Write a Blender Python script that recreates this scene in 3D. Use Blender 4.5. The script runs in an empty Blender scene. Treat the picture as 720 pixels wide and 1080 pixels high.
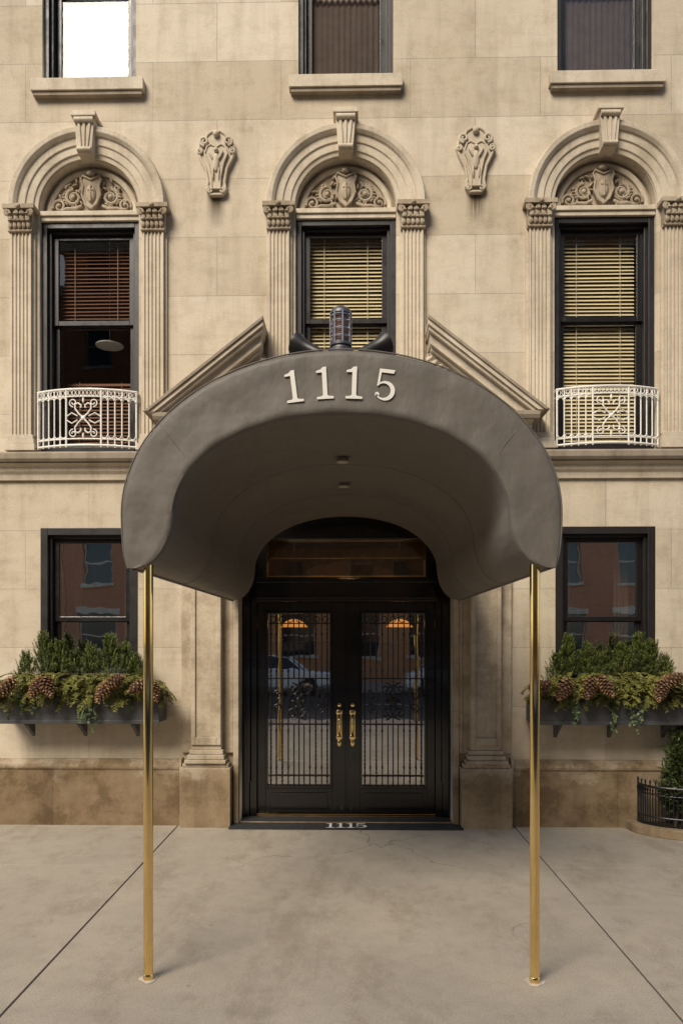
import bpy, bmesh, math, random
from mathutils import Vector, Matrix, Euler
R = random.Random(7)
rad = math.radians
scene = bpy.context.scene

# ------------------------------------------------------------------ materials
def newmat(name):
    m = bpy.data.materials.new(name); m.use_nodes = True
    nt = m.node_tree
    b = nt.nodes['Principled BSDF']
    return m, nt, b
def N(nt, t, **kw):
    n = nt.nodes.new(t)
    for k, v in kw.items():
        setattr(n, k, v)
    return n
def L(nt, a, b): nt.links.new(a, b)
def setin(n, **kw):
    for k, v in kw.items():
        n.inputs[k.replace('_', ' ')].default_value = v
def mixrgb(nt, mode, fac, a, b):
    n = N(nt, 'ShaderNodeMix', data_type='RGBA', blend_type=mode)
    for sock, v in ((n.inputs[0], fac), (n.inputs[6], a), (n.inputs[7], b)):
        if hasattr(v, 'is_linked'): L(nt, v, sock)
        else: sock.default_value = v
    return n.outputs[2]
def math_(nt, op, a, b=None, clamp=False):
    n = N(nt, 'ShaderNodeMath', operation=op, use_clamp=clamp)
    for i, v in enumerate((a, b)):
        if v is None: continue
        if hasattr(v, 'is_linked'): L(nt, v, n.inputs[i])
        else: n.inputs[i].default_value = v
    return n.outputs[0]
def ramp(nt, fac, stops):
    n = N(nt, 'ShaderNodeValToRGB')
    cr = n.color_ramp
    while len(cr.elements) < len(stops): cr.elements.new(0.5)
    for e, (p, c) in zip(cr.elements, stops):
        e.position = p
        e.color = c if len(c) == 4 else (*c, 1)
    L(nt, fac, n.inputs[0])
    return n.outputs[0]
def pos(nt, scale=(1, 1, 1)):
    g = N(nt, 'ShaderNodeNewGeometry')
    m = N(nt, 'ShaderNodeMapping'); m.inputs['Scale'].default_value = scale
    L(nt, g.outputs['Position'], m.inputs['Vector'])
    return m.outputs[0]
def noise(nt, vec, scale, detail=5, rough=0.55):
    n = N(nt, 'ShaderNodeTexNoise'); n.inputs['Scale'].default_value = scale
    n.inputs['Detail'].default_value = detail; n.inputs['Roughness'].default_value = rough
    L(nt, vec, n.inputs['Vector'])
    return n.outputs[0]
def g3(v): return (v, v, v, 1)

def stone(name, c1, c2, joints=True, stain=0.35, bw=1.36, rh=0.62, low=False, xoff=0.0, zoff=0.0, runs=False, blotch=0.0):
    m, nt, b = newmat(name)
    P = pos(nt)
    big = noise(nt, P, 0.55, 6, 0.6)
    col = ramp(nt, big, [(0.3, c2), (0.68, c1)])
    sx = N(nt, 'ShaderNodeSeparateXYZ'); L(nt, P, sx.inputs[0])
    if joints:
        cx = N(nt, 'ShaderNodeCombineXYZ')
        L(nt, math_(nt, 'ADD', sx.outputs[0], xoff + 40.8), cx.inputs[0]); L(nt, math_(nt, 'ADD', sx.outputs[2], zoff), cx.inputs[1])
        br = N(nt, 'ShaderNodeTexBrick'); br.offset = 0.5
        setin(br, Scale=1.0, Mortar_Size=0.0035, Mortar_Smooth=0.3, Bias=0.0, Brick_Width=bw, Row_Height=rh)
        br.inputs['Color1'].default_value = (.86, .84, .81, 1); br.inputs['Color2'].default_value = (1.05, 1.05, 1.06, 1)
        br.inputs['Mortar'].default_value = g3(0.66)
        L(nt, cx.outputs[0], br.inputs['Vector'])
        col = mixrgb(nt, 'MULTIPLY', 1.0, col, br.outputs['Color'])
    # vertical weather streaks
    st = noise(nt, pos(nt, (5, 5, 0.6)), 1.0, 6, 0.65)
    col = mixrgb(nt, 'MULTIPLY', stain, col, ramp(nt, st, [(0.36, (0.55, 0.52, 0.48)), (0.52, g3(1.0))]))
    # faint bedding
    be = noise(nt, pos(nt, (1.6, 1.6, 9)), 1.0, 6, 0.7)
    col = mixrgb(nt, 'MULTIPLY', 0.35, col, ramp(nt, be, [(0.34, (0.78, 0.76, 0.73)), (0.5, g3(1.0))]))
    bl = noise(nt, P, 4, 9, 0.72)
    col = mixrgb(nt, 'MULTIPLY', 0.5, col, ramp(nt, bl, [(0.32, (0.66, 0.62, 0.56)), (0.52, g3(1.0))]))
    if blotch:
        b2 = noise(nt, pos(nt, (1, 1, 1.2)), 2.6, 10, 0.75)
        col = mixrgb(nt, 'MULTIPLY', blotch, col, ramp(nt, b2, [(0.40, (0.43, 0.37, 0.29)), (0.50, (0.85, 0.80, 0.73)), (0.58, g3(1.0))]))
    fine = noise(nt, P, 80, 4, 0.75)
    col = mixrgb(nt, 'MULTIPLY', 0.7, col, ramp(nt, fine, [(0.3, g3(0.72)), (0.55, g3(1.04))]))
    if low:   # damp / salt weathering in the lowest part of the building
        w = math_(nt, 'ADD', sx.outputs[2], math_(nt, 'MULTIPLY', noise(nt, P, 2.2, 8, 0.7), -1.1))
        f = ramp(nt, w, [(0.0, g3(1)), (0.14, g3(0))])
        col = mixrgb(nt, 'MULTIPLY', f, col, (0.62, 0.55, 0.46, 1))
    if runs:  # soot runs on the stone under the wall cartouches
        ax = math_(nt, 'ABSOLUTE', math_(nt, 'SUBTRACT', math_(nt, 'ABSOLUTE', sx.outputs[0]), 1.37))
        rx = math_(nt, 'SUBTRACT', 1.35, math_(nt, 'MULTIPLY', ax, 12), True)
        rz = math_(nt, 'MULTIPLY', math_(nt, 'SUBTRACT', sx.outputs[2], 6.28), 3.6, True)
        rz2 = math_(nt, 'LESS_THAN', sx.outputs[2], 6.75)
        sn = ramp(nt, noise(nt, pos(nt, (30, 1, 1.2)), 1.0, 3, 0.6), [(0.34, g3(0)), (0.46, g3(1))])
        f = math_(nt, 'MULTIPLY', math_(nt, 'MULTIPLY', rx, rz), math_(nt, 'MULTIPLY', rz2, sn))
        col = mixrgb(nt, 'MULTIPLY', f, col, (0.22, 0.19, 0.16, 1))
    L(nt, col, b.inputs['Base Color'])
    b.inputs['Roughness'].default_value = 0.88
    b.inputs['Specular IOR Level'].default_value = 0.2
    bp = N(nt, 'ShaderNodeBump'); bp.inputs['Strength'].default_value = 0.4; bp.inputs['Distance'].default_value = 0.01
    h = math_(nt, 'ADD', math_(nt, 'MULTIPLY', fine, 0.3), math_(nt, 'MULTIPLY', bl, 0.8))
    if joints: h = math_(nt, 'SUBTRACT', h, math_(nt, 'MULTIPLY', br.outputs['Fac'], 1.5))
    L(nt, h, bp.inputs['Height']); L(nt, bp.outputs[0], b.inputs['Normal'])
    return m

M_wall = stone('limestone_ashlar', (0.62, 0.545, 0.43), (0.52, 0.445, 0.335), True, 0.30, runs=True)
M_trim = stone('limestone_trim', (0.61, 0.535, 0.42), (0.50, 0.425, 0.32), False, 0.4)
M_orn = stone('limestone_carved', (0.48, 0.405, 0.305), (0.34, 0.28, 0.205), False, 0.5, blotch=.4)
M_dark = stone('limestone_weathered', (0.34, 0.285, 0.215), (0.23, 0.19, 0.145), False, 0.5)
M_base = stone('limestone_plinth', (0.46, 0.39, 0.295), (0.37, 0.305, 0.22), True, 0.35, bw=0.98, rh=0.62, low=True, zoff=0.012, blotch=.7)
M_surr = stone('limestone_door_surround', (0.54, 0.465, 0.36), (0.43, 0.36, 0.265), False, 0.45, low=True, blotch=.5)

def simple(name, col, rough=0.5, metal=0.0, spec=0.5, var=0.0, vscale=8, bump=0.0, bscale=40, coat=0.0):
    m, nt, b = newmat(name)
    b.inputs['Roughness'].default_value = rough; b.inputs['Metallic'].default_value = metal
    b.inputs['Specular IOR Level'].default_value = spec
    b.inputs['Coat Weight'].default_value = coat
    P = pos(nt)
    c = (*col, 1)
    if var > 0:
        n = noise(nt, P, vscale, 6, 0.6)
        o = ramp(nt, n, [(0.3, tuple(x * (1 - var) for x in col)), (0.7, tuple(min(1, x * (1 + var)) for x in col))])
        L(nt, o, b.inputs['Base Color'])
        rr = ramp(nt, n, [(0.3, g3(min(1, rough * 1.25 + .03))), (0.7, g3(rough * 0.8))])
        L(nt, rr, b.inputs['Roughness'])
    else: b.inputs['Base Color'].default_value = c
    if bump > 0:
        bp = N(nt, 'ShaderNodeBump'); bp.inputs['Strength'].default_value = bump; bp.inputs['Distance'].default_value = 0.01
        L(nt, noise(nt, P, bscale, 4), bp.inputs['Height']); L(nt, bp.outputs[0], b.inputs['Normal'])
    return m
M_black = simple('black_gloss_paint', (0.006, 0.0055, 0.005), 0.14, var=0.2, coat=0.3)
M_frame = simple('dark_bronze_frame', (0.014, 0.0115, 0.011), 0.4, var=0.25)
M_sash = simple('dark_sash_paint', (0.009, 0.0075, 0.008), 0.32, var=0.25)
M_iron = simple('black_wrought_iron', (0.008, 0.008, 0.008), 0.4)
M_white = simple('cream_painted_iron', (0.72, 0.69, 0.62), 0.45, var=0.12, vscale=20)
M_brass = simple('polished_brass', (0.90, 0.66, 0.29), 0.06, 1.0, var=0.08, vscale=12)
M_planter = simple('planter_grey_paint', (0.060, 0.060, 0.064), 0.5, var=0.25)
M_num = simple('white_canopy_numerals', (0.72, 0.69, 0.62), 0.7)
M_bark = simple('bark', (0.10, 0.065, 0.04), 0.9)
M_mat = simple('black_rubber_mat', (0.02, 0.02, 0.021), 0.8, var=0.3, bump=0.5, bscale=200)
M_room = simple('room_interior', (0.06, 0.04, 0.028), 0.9)
M_lobby = simple('lobby_interior', (0.42, 0.28, 0.14), 0.7, var=0.2)
M_blindY = simple('cream_venetian_slats', (0.66, 0.56, 0.34), 0.5, var=0.15, vscale=3)
M_blindR = simple('walnut_venetian_slats', (0.15, 0.07, 0.04), 0.45, var=0.2)
M_shade = simple('white_roller_shade', (0.58, 0.65, 0.72), 0.8)
M_curt = simple('net_curtain', (0.44, 0.36, 0.32), 0.9, var=0.1)
M_soil = simple('soil', (0.03, 0.02, 0.013), 1.0)
M_lampmetal = simple('grey_cast_metal', (0.10, 0.10, 0.105), 0.45, 0.6)
M_amber = simple('ribbed_brown_glass', (0.34, 0.22, 0.19), 0.12, coat=0.5)
M_chrome = simple('chrome', (0.7, 0.7, 0.7), 0.1, 1.0)
M_cage = simple('dull_steel_wire', (0.42, 0.42, 0.43), 0.35, 1.0)
M_tire = simple('tyre_rubber', (0.02, 0.02, 0.02), 0.8)
M_cglass = simple('car_glass', (0.02, 0.025, 0.03), 0.05)
M_carW = simple('silver_car_paint', (0.80, 0.81, 0.82), 0.25, coat=1.0)
M_carB = simple('dark_car_paint', (0.40, 0.41, 0.44), 0.25, coat=1.0)
M_gl = simple('fluorescent_diffuser', (0.6, 0.6, 0.6), 0.5)

def emis(name, col, s):
    m, nt, b = newmat(name)
    b.inputs['Base Color'].default_value = (*col, 1)
    b.inputs['Emission Color'].default_value = (*col, 1); b.inputs['Emission Strength'].default_value = s
    return m
M_lamp = emis('lit_amber_lampshade', (1.0, 0.42, 0.11), 0.9)
M_addglow = emis('added_lobby_glow', (1.0, 0.60, 0.26), 42.0)
M_reflw = simple('white_reflection', (0.8, 0.8, 0.78), .4)

def glassmat(name, refl, tint=(1, 1, 1), wav=0.02, fm=1.6):
    m = bpy.data.materials.new(name); m.use_nodes = True
    nt = m.node_tree; nt.nodes.clear()
    out = N(nt, 'ShaderNodeOutputMaterial')
    tr = N(nt, 'ShaderNodeBsdfTransparent'); tr.inputs[0].default_value = (*tint, 1)
    gl = N(nt, 'ShaderNodeBsdfGlossy'); gl.inputs['Roughness'].default_value = 0.012
    gl.inputs['Color'].default_value = (1, 1, 1, 1)
    fr = N(nt, 'ShaderNodeFresnel'); fr.inputs['IOR'].default_value = 1.5
    bp = N(nt, 'ShaderNodeBump'); bp.inputs['Strength'].default_value = wav; bp.inputs['Distance'].default_value = 0.05
    L(nt, noise(nt, pos(nt), 2.2, 2), bp.inputs['Height'])
    L(nt, bp.outputs[0], gl.inputs['Normal'])
    f = math_(nt, 'ADD', math_(nt, 'MULTIPLY', fr.outputs[0], fm), refl, True)
    mx = N(nt, 'ShaderNodeMixShader')
    L(nt, f, mx.inputs[0]); L(nt, tr.outputs[0], mx.inputs[1]); L(nt, gl.outputs[0], mx.inputs[2])
    L(nt, mx.outputs[0], out.inputs[0])
    return m
M_glass = glassmat('window_glass', 0.0, (0.95, 0.95, 0.93), wav=.01, fm=1.0)
M_glassL = glassmat('ground_floor_glass', 0.58, (0.8, 0.75, 0.7))
M_glassD = glassmat('door_glass', 0.38, (0.85, 0.85, 0.8))
M_glassT = glassmat('transom_glass', 0.06, (0.95, 0.92, 0.8))

def fabric(name, col):
    m, nt, b = newmat(name)
    P = pos(nt)
    n = noise(nt, P, 1.6, 5, 0.6)
    c = ramp(nt, n, [(0.3, tuple(x * 0.88 for x in col)), (0.7, tuple(x * 1.1 for x in col))])
    sp = noise(nt, P, 9, 7, 0.75)
    c = mixrgb(nt, 'MULTIPLY', 0.5, c, ramp(nt, sp, [(0.3, g3(0.82)), (0.5, g3(1))]))
    L(nt, c, b.inputs['Base Color'])
    b.inputs['Roughness'].default_value = 0.55
    b.inputs['Specular IOR Level'].default_value = 0.38
    b.inputs['Sheen Weight'].default_value = 0.1
    wv = noise(nt, pos(nt, (1, 0.5, 1)), 2.6, 3, 0.5)
    wv3 = noise(nt, pos(nt, (1.6, .6, .9)), 7, 3, 0.5)
    wv2 = noise(nt, P, 350, 2, 0.5)
    bp = N(nt, 'ShaderNodeBump'); bp.inputs['Strength'].default_value = 0.7; bp.inputs['Distance'].default_value = 0.035
    L(nt, math_(nt, 'ADD', math_(nt, 'ADD', wv, math_(nt, 'MULTIPLY', wv3, .3)), math_(nt, 'MULTIPLY', wv2, 0.03)), bp.inputs['Height'])
    L(nt, bp.outputs[0], b.inputs['Normal'])
    return m
M_fab = fabric('taupe_canvas', (0.125, 0.109, 0.091))
M_fabin = fabric('taupe_canvas_lining', (0.145, 0.122, 0.098))

def leafmat(name, cols, rough=0.55):
    m, nt, b = newmat(name)
    g = N(nt, 'ShaderNodeNewGeometry')
    c = ramp(nt, g.outputs['Random Per Island'], [(i / (len(cols) - 1), c) for i, c in enumerate(cols)])
    n = noise(nt, pos(nt), 9, 3)
    c = mixrgb(nt, 'MULTIPLY', 0.8, c, ramp(nt, n, [(0.35, g3(0.5)), (0.6, g3(1.1))]))
    L(nt, c, b.inputs['Base Color']); b.inputs['Roughness'].default_value = rough
    b.inputs['Specular IOR Level'].default_value = 0.3
    return m
M_con = leafmat('conifer_needles', [(0.05, 0.08, 0.014), (0.11, 0.145, 0.028), (0.20, 0.23, 0.05)])
M_ced = leafmat('cedar_sprays', [(0.11, 0.115, 0.022), (0.20, 0.20, 0.042), (0.32, 0.29, 0.085)])
M_ivy = leafmat('ivy_leaves', [(0.04, 0.07, 0.025), (0.08, 0.12, 0.045), (0.22, 0.25, 0.14)])
M_shr = leafmat('laurel_leaves', [(0.022, 0.038, 0.012), (0.05, 0.07, 0.02), (0.10, 0.12, 0.035)], 0.35)
M_cone = leafmat('pine_cone_scales', [(0.12, 0.055, 0.022), (0.22, 0.11, 0.05), (0.38, 0.23, 0.12)], 0.75)
M_core = simple('pine_cone_core', (.035, .017, .008), .9)

# ------------------------------------------------------------------ mesh helper
def empty(name):
    e = bpy.data.objects.new(name, None); scene.collection.objects.link(e); return e
class B:
    def __init__(s): s.bm = bmesh.new()
    def box(s, x0, x1, y0, y1, z0, z1):
        vs = [s.bm.verts.new(p) for p in ((x0,y0,z0),(x1,y0,z0),(x1,y1,z0),(x0,y1,z0),(x0,y0,z1),(x1,y0,z1),(x1,y1,z1),(x0,y1,z1))]
        for f in ((0,3,2,1),(4,5,6,7),(0,1,5,4),(1,2,6,5),(2,3,7,6),(3,0,4,7)): s.bm.faces.new([vs[i] for i in f])
    def xz(s, pts, y0, y1):
        a = [s.bm.verts.new((x, y0, z)) for x, z in pts]; b = [s.bm.verts.new((x, y1, z)) for x, z in pts]
        n = len(pts)
        s.bm.faces.new(a); s.bm.faces.new(b[::-1])
        for i in range(n): s.bm.faces.new((a[i], b[i], b[(i+1) % n], a[(i+1) % n]))
    def yz(s, pts, x0, x1):
        a = [s.bm.verts.new((x0, y, z)) for y, z in pts]; b = [s.bm.verts.new((x1, y, z)) for y, z in pts]
        n = len(pts)
        s.bm.faces.new(a); s.bm.faces.new(b[::-1])
        for i in range(n): s.bm.faces.new((a[i], b[i], b[(i+1) % n], a[(i+1) % n]))
    def xy(s, pts, z0, z1):
        a = [s.bm.verts.new((x, y, z0)) for x, y in pts]; b = [s.bm.verts.new((x, y, z1)) for x, y in pts]
        n = len(pts)
        s.bm.faces.new(a[::-1]); s.bm.faces.new(b)
        for i in range(n): s.bm.faces.new((a[i], a[(i+1) % n], b[(i+1) % n], b[i]))
    def tube(s, path, r, seg=8, closed=False):
        path = [Vector(p) for p in path]; n = len(path)
        rs = r if isinstance(r, (list, tuple)) else [r] * n
        rings = []
        up = None
        for i, p in enumerate(path):
            a = path[i-1] if (i > 0 or closed) else p
            c = path[(i+1) % n] if (i < n-1 or closed) else p
            t = (c - a)
            if t.length < 1e-9: t = Vector((0, 0, 1))
            t.normalize()
            if up is None:
                up = Vector((0, 1, 0)) if abs(t.y) < 0.9 else Vector((1, 0, 0))
            u = (up - t * up.dot(t))
            if u.length < 1e-4: u = t.orthogonal()
            u.normalize(); up = u; w = t.cross(u)
            rings.append([s.bm.verts.new(p + (u * math.cos(2*math.pi*k/seg) + w * math.sin(2*math.pi*k/seg)) * rs[i]) for k in range(seg)])
        m = n if closed else n - 1
        for i in range(m):
            A, C = rings[i], rings[(i+1) % n]
            for k in range(seg): s.bm.faces.new((A[k], A[(k+1) % seg], C[(k+1) % seg], C[k]))
        if not closed:
            s.bm.faces.new(rings[0][::-1]); s.bm.faces.new(rings[-1])
    def cyl(s, p, q, r, seg=16, r2=None): s.tube([p, q], [r, r if r2 is None else r2], seg)
    def lathe(s, prof, c=(0,0,0), seg=24, axis='Z', rot=None):
        c = Vector(c); rings = []
        for r, h in prof:
            ring = []
            for k in range(seg):
                a = 2*math.pi*k/seg
                v = Vector((r*math.cos(a), r*math.sin(a), h))
                if axis == 'Y': v = Vector((v.x, v.z, v.y))
                if rot is not None: v = rot @ v
                ring.append(s.bm.verts.new(c + v))
            rings.append(ring)
        for i in range(len(rings)-1):
            for k in range(seg):
                s.bm.faces.new((rings[i][k], rings[i][(k+1) % seg], rings[i+1][(k+1) % seg], rings[i+1][k]))
        s.bm.faces.new(rings[0][::-1]); s.bm.faces.new(rings[-1])
    def ell(s, c, r, seg=10, rings=6, rot=None):
        M = Matrix.Translation(Vector(c)) @ ((rot.to_4x4() if rot else Matrix()) @ Matrix.Diagonal((*r, 1)))
        vs = []
        for i in range(1, rings):
            ph = math.pi*i/rings
            vs.append([s.bm.verts.new(M @ Vector((math.sin(ph)*math.cos(2*math.pi*k/seg), math.sin(ph)*math.sin(2*math.pi*k/seg), math.cos(ph)))) for k in range(seg)])
        t = s.bm.verts.new(M @ Vector((0, 0, 1))); bt = s.bm.verts.new(M @ Vector((0, 0, -1)))
        for k in range(seg):
            s.bm.faces.new((t, vs[0][k], vs[0][(k+1) % seg])); s.bm.faces.new((bt, vs[-1][(k+1) % seg], vs[-1][k]))
            for i in range(len(vs)-1): s.bm.faces.new((vs[i][k], vs[i+1][k], vs[i+1][(k+1) % seg], vs[i][(k+1) % seg]))
    def arch(s, cx, cz, prof, a0=0, a1=math.pi, n=48):
        rows = []
        for i in range(n+1):
            a = a0 + (a1-a0)*i/n
            rows.append([s.bm.verts.new((cx + r*math.cos(a), y, cz + r*math.sin(a))) for r, y in prof])
        k = len(prof)
        for i in range(n):
            for j in range(k): s.bm.faces.new((rows[i][j], rows[i][(j+1) % k], rows[i+1][(j+1) % k], rows[i+1][j]))
        s.bm.faces.new(rows[0]); s.bm.faces.new(rows[-1][::-1])
    def plate(s, outer, holes, y0, y1):
        cu = bpy.data.curves.new('t', 'CURVE'); cu.dimensions = '2D'; cu.fill_mode = 'BOTH'; cu.extrude = (y1-y0)/2
        for pts in [outer] + holes:
            sp = cu.splines.new('POLY'); sp.points.add(len(pts)-1)
            for i, (x, z) in enumerate(pts): sp.points[i].co = (x, z, 0, 1)
            sp.use_cyclic_u = True
        ob = bpy.data.objects.new('t', cu); scene.collection.objects.link(ob)
        bpy.context.view_layer.update()
        me = bpy.data.meshes.new_from_object(ob.evaluated_get(bpy.context.evaluated_depsgraph_get()))
        me.transform(Matrix.Translation((0, (y0+y1)/2, 0)) @ Matrix.Rotation(rad(90), 4, 'X'))
        s.bm.from_mesh(me)
        bpy.data.objects.remove(ob); bpy.data.curves.remove(cu); bpy.data.meshes.remove(me)
    def done(s, name, mat, parent=None, bevel=0.0, smooth=False, weld=False, seg=2):
        if weld: bmesh.ops.remove_doubles(s.bm, verts=s.bm.verts, dist=1e-5)
        bmesh.ops.recalc_face_normals(s.bm, faces=s.bm.faces)
        me = bpy.data.meshes.new(name); s.bm.to_mesh(me); s.bm.free()
        ob = bpy.data.objects.new(name, me); scene.collection.objects.link(ob)
        me.materials.append(mat)
        if smooth:
            me.shade_smooth()
            try: me.set_sharp_from_angle(angle=rad(40))
            except Exception: pass
        if bevel > 0:
            md = ob.modifiers.new('bevel', 'BEVEL'); md.width = bevel; md.segments = seg; md.limit_method = 'ANGLE'; md.angle_limit = rad(35)
        if parent: ob.parent = parent
        return ob
def raw(name, V, F, mat, parent=None):
    me = bpy.data.meshes.new(name); me.from_pydata(V, [], F); me.update(); me.materials.append(mat)
    ob = bpy.data.objects.new(name, me); scene.collection.objects.link(ob)
    if parent: ob.parent = parent
    return ob

def spiral(cx, cz, r0, r1, a0, turns, y, n=26):
    out = []
    for i in range(n+1):
        t = i/n; r = r0 + (r1-r0)*t; a = a0 + turns*2*math.pi*t
        out.append((cx + r*math.cos(a), y, cz + r*math.sin(a)))
    return out

# ------------------------------------------------------------------ building
BX = [-8.15, -5.43, -2.72, 0.0, 2.715, 5.43, 8.15]
bld = empty('limestone_apartment_building')
Z3 = 7.855
holes = []
for x in BX:
    holes.append([(x-.50, Z3), (x+.50, Z3), (x+.50, 9.9), (x-.50, 9.9)])
    h = [(x-.53, 3.93), (x+.53, 3.93)]
    h += [(x + .53*math.cos(a*math.pi/24), 6.50 + .53*math.sin(a*math.pi/24)) for a in range(0, 25)]
    holes.append(h)
    if x != 0.0:
        holes.append([(x-.52, 1.45), (x+.52, 1.45), (x+.52, 3.13), (x-.52, 3.13)])
holes.append([(-1.12, -0.05), (1.12, -0.05), (1.12, 3.32), (-1.12, 3.32)])
outer = [(-10, -0.3), (10, -0.3), (10, 12.0), (-10, 12.0)]
b = B()
b.plate(outer, holes, 0.0, 0.34)
b.done('walls', M_wall, bld)
b = B(); b.box(-10, 10, .345, 9, 12.0-.2, 12.0); b.box(-10, -9.8, .345, 9, 0, 11.79); b.box(9.8, 10, .345, 9, 0, 11.79); b.box(-10, 10, 9.01, 9.2, 0, 12)
b.done('roof_and_side_walls', M_wall, bld)
b = B()
b.yz([(0.3,11.7),(-.08,11.7),(-.14,11.85),(-.3,11.95),(-.3,12.1),(0.3,12.1)], -10.1, 10.1)
b.done('roof_cornice', M_trim, bld)

# plinth
b = B()
for x0, x1 in ((-10, -1.735), (1.735, 10)):
    b.yz([(0.05, -0.02), (-.10, -0.02), (-.10, .575), (-.115, .60), (-.10, .64), (-.06, .665), (-.035, .685), (0.05, .685)], x0, x1)
b.done('plinth', M_base, bld, bevel=.006)

def belt(bb, x0, x1):
    bb.yz([(0.03, 3.63), (-.035, 3.63), (-.04, 3.69), (-.065, 3.72), (-.075, 3.765), (-.12, 3.795), (0.03, 3.80)], x0, x1)
b = B(); belt(b, -10, -1.98); belt(b, 1.98, 10); b.done('belt_course', M_trim, bld, bevel=.004)
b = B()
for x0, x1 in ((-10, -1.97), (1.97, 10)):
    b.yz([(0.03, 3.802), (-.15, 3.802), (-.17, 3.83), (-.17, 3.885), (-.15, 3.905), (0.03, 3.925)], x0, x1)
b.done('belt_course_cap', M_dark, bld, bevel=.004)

flute_n = 5
def fluted(bb, xc, z0, z1, w=.215, y0=-.075):
    pts = [(xc-w/2, 0.02), (xc-w/2, y0)]
    gw = w/(flute_n+.6)
    for i in range(flute_n):
        c = xc - w/2 + gw*.3 + gw*(i+.5)
        for k in range(0, 7):
            a = math.pi*k/6
            pts.append((c - gw*.38*math.cos(a), y0 + gw*.42*math.sin(a)))
    pts += [(xc+w/2, y0), (xc+w/2, 0.02)]
    bb.xy(pts, z0, z1)
shaft, trim, orn, cap = B(), B(), B(), B()
dark = B()
frame, sash, glass, glassLow = B(), B(), B(), B()
rooms = B()
blY, blR, shd, crt = B(), B(), B(), B()
def window(xc, hw, z0, z1, glassb, mid=None, y=.10, fw=.075, cas=.05):
    frame.box(xc-hw, xc-hw+cas, y-.05, y+.16, z0, z1); frame.box(xc+hw-cas, xc+hw, y-.05, y+.16, z0, z1)
    frame.box(xc-hw+cas, xc+hw-cas, y-.05, y+.16, z1-cas, z1)
    frame.box(xc-hw+cas, xc+hw-cas, y-.07, y+.16, z0, z0+cas)
    h2 = hw-cas
    zz0, zz1 = z0+cas, z1-cas
    frame.box(xc-h2, xc-h2+.03, y, y+.16, zz0, zz1); frame.box(xc+h2-.03, xc+h2, y, y+.16, zz0, zz1); frame.box(xc-h2+.03, xc+h2-.03, y, y+.16, zz1-.03, zz1)
    h3 = h2-.03; zz1 -= .03
    m = mid if mid else (zz0+zz1)/2
    for (a, c, dy) in ((m-.02, zz1, .05), (zz0, m+.02, .085)):
        s = fw-.02
        sash.box(xc-h3, xc-h3+s, y+dy, y+dy+.04, a, c); sash.box(xc+h3-s, xc+h3, y+dy, y+dy+.04, a, c)
        sash.box(xc-h3+s, xc+h3-s, y+dy, y+dy+.04, c-s*.9, c); sash.box(xc-h3+s, xc+h3-s, y+dy, y+dy+.04, a, a+s*.9)
        g = [(xc-h3+s, a+s*.9), (xc+h3-s, a+s*.9), (xc+h3-s, c-s*.9), (xc-h3+s, c-s*.9)]
        vs = [glassb.bm.verts.new((px, y+dy+.02, pz)) for px, pz in g]; glassb.bm.faces.new(vs)
def room(xc, hw, z0, z1, y0=.345, y1=2.6):
    w = hw+.15
    a, c = z0-.12, z1+.1
    V = [(xc-w,y0,a),(xc+w,y0,a),(xc+w,y1,a),(xc-w,y1,a),(xc-w,y0,c),(xc+w,y0,c),(xc+w,y1,c),(xc-w,y1,c)]
    vs = [rooms.bm.verts.new(p) for p in V]
    for f in ((0,1,2,3),(4,7,6,5),(1,5,6,2),(2,6,7,3),(3,7,4,0)): rooms.bm.faces.new([vs[i] for i in f])
def slats(bb, xc, hw, z0, z1, y, pitch=.040, tilt=35):
    z = z0
    while z < z1:
        dy = .025*math.cos(rad(tilt)); dz = .025*math.sin(rad(tilt))
        sag = R.uniform(-.003, .003); tl = R.uniform(-.004, .004)
        P = [(xc-hw, y-dy, z-dz+sag), (xc+hw, y-dy, z-dz+sag+tl), (xc+hw, y+dy, z+dz+sag+tl), (xc-hw, y+dy, z+dz+sag)]
        bb.bm.faces.new([bb.bm.verts.new(p) for p in P]); z += pitch
    for o in (-hw*.6, hw*.6): bb.box(xc+o-.003, xc+o+.003, y-.03, y-.028, z0, z1)

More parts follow.
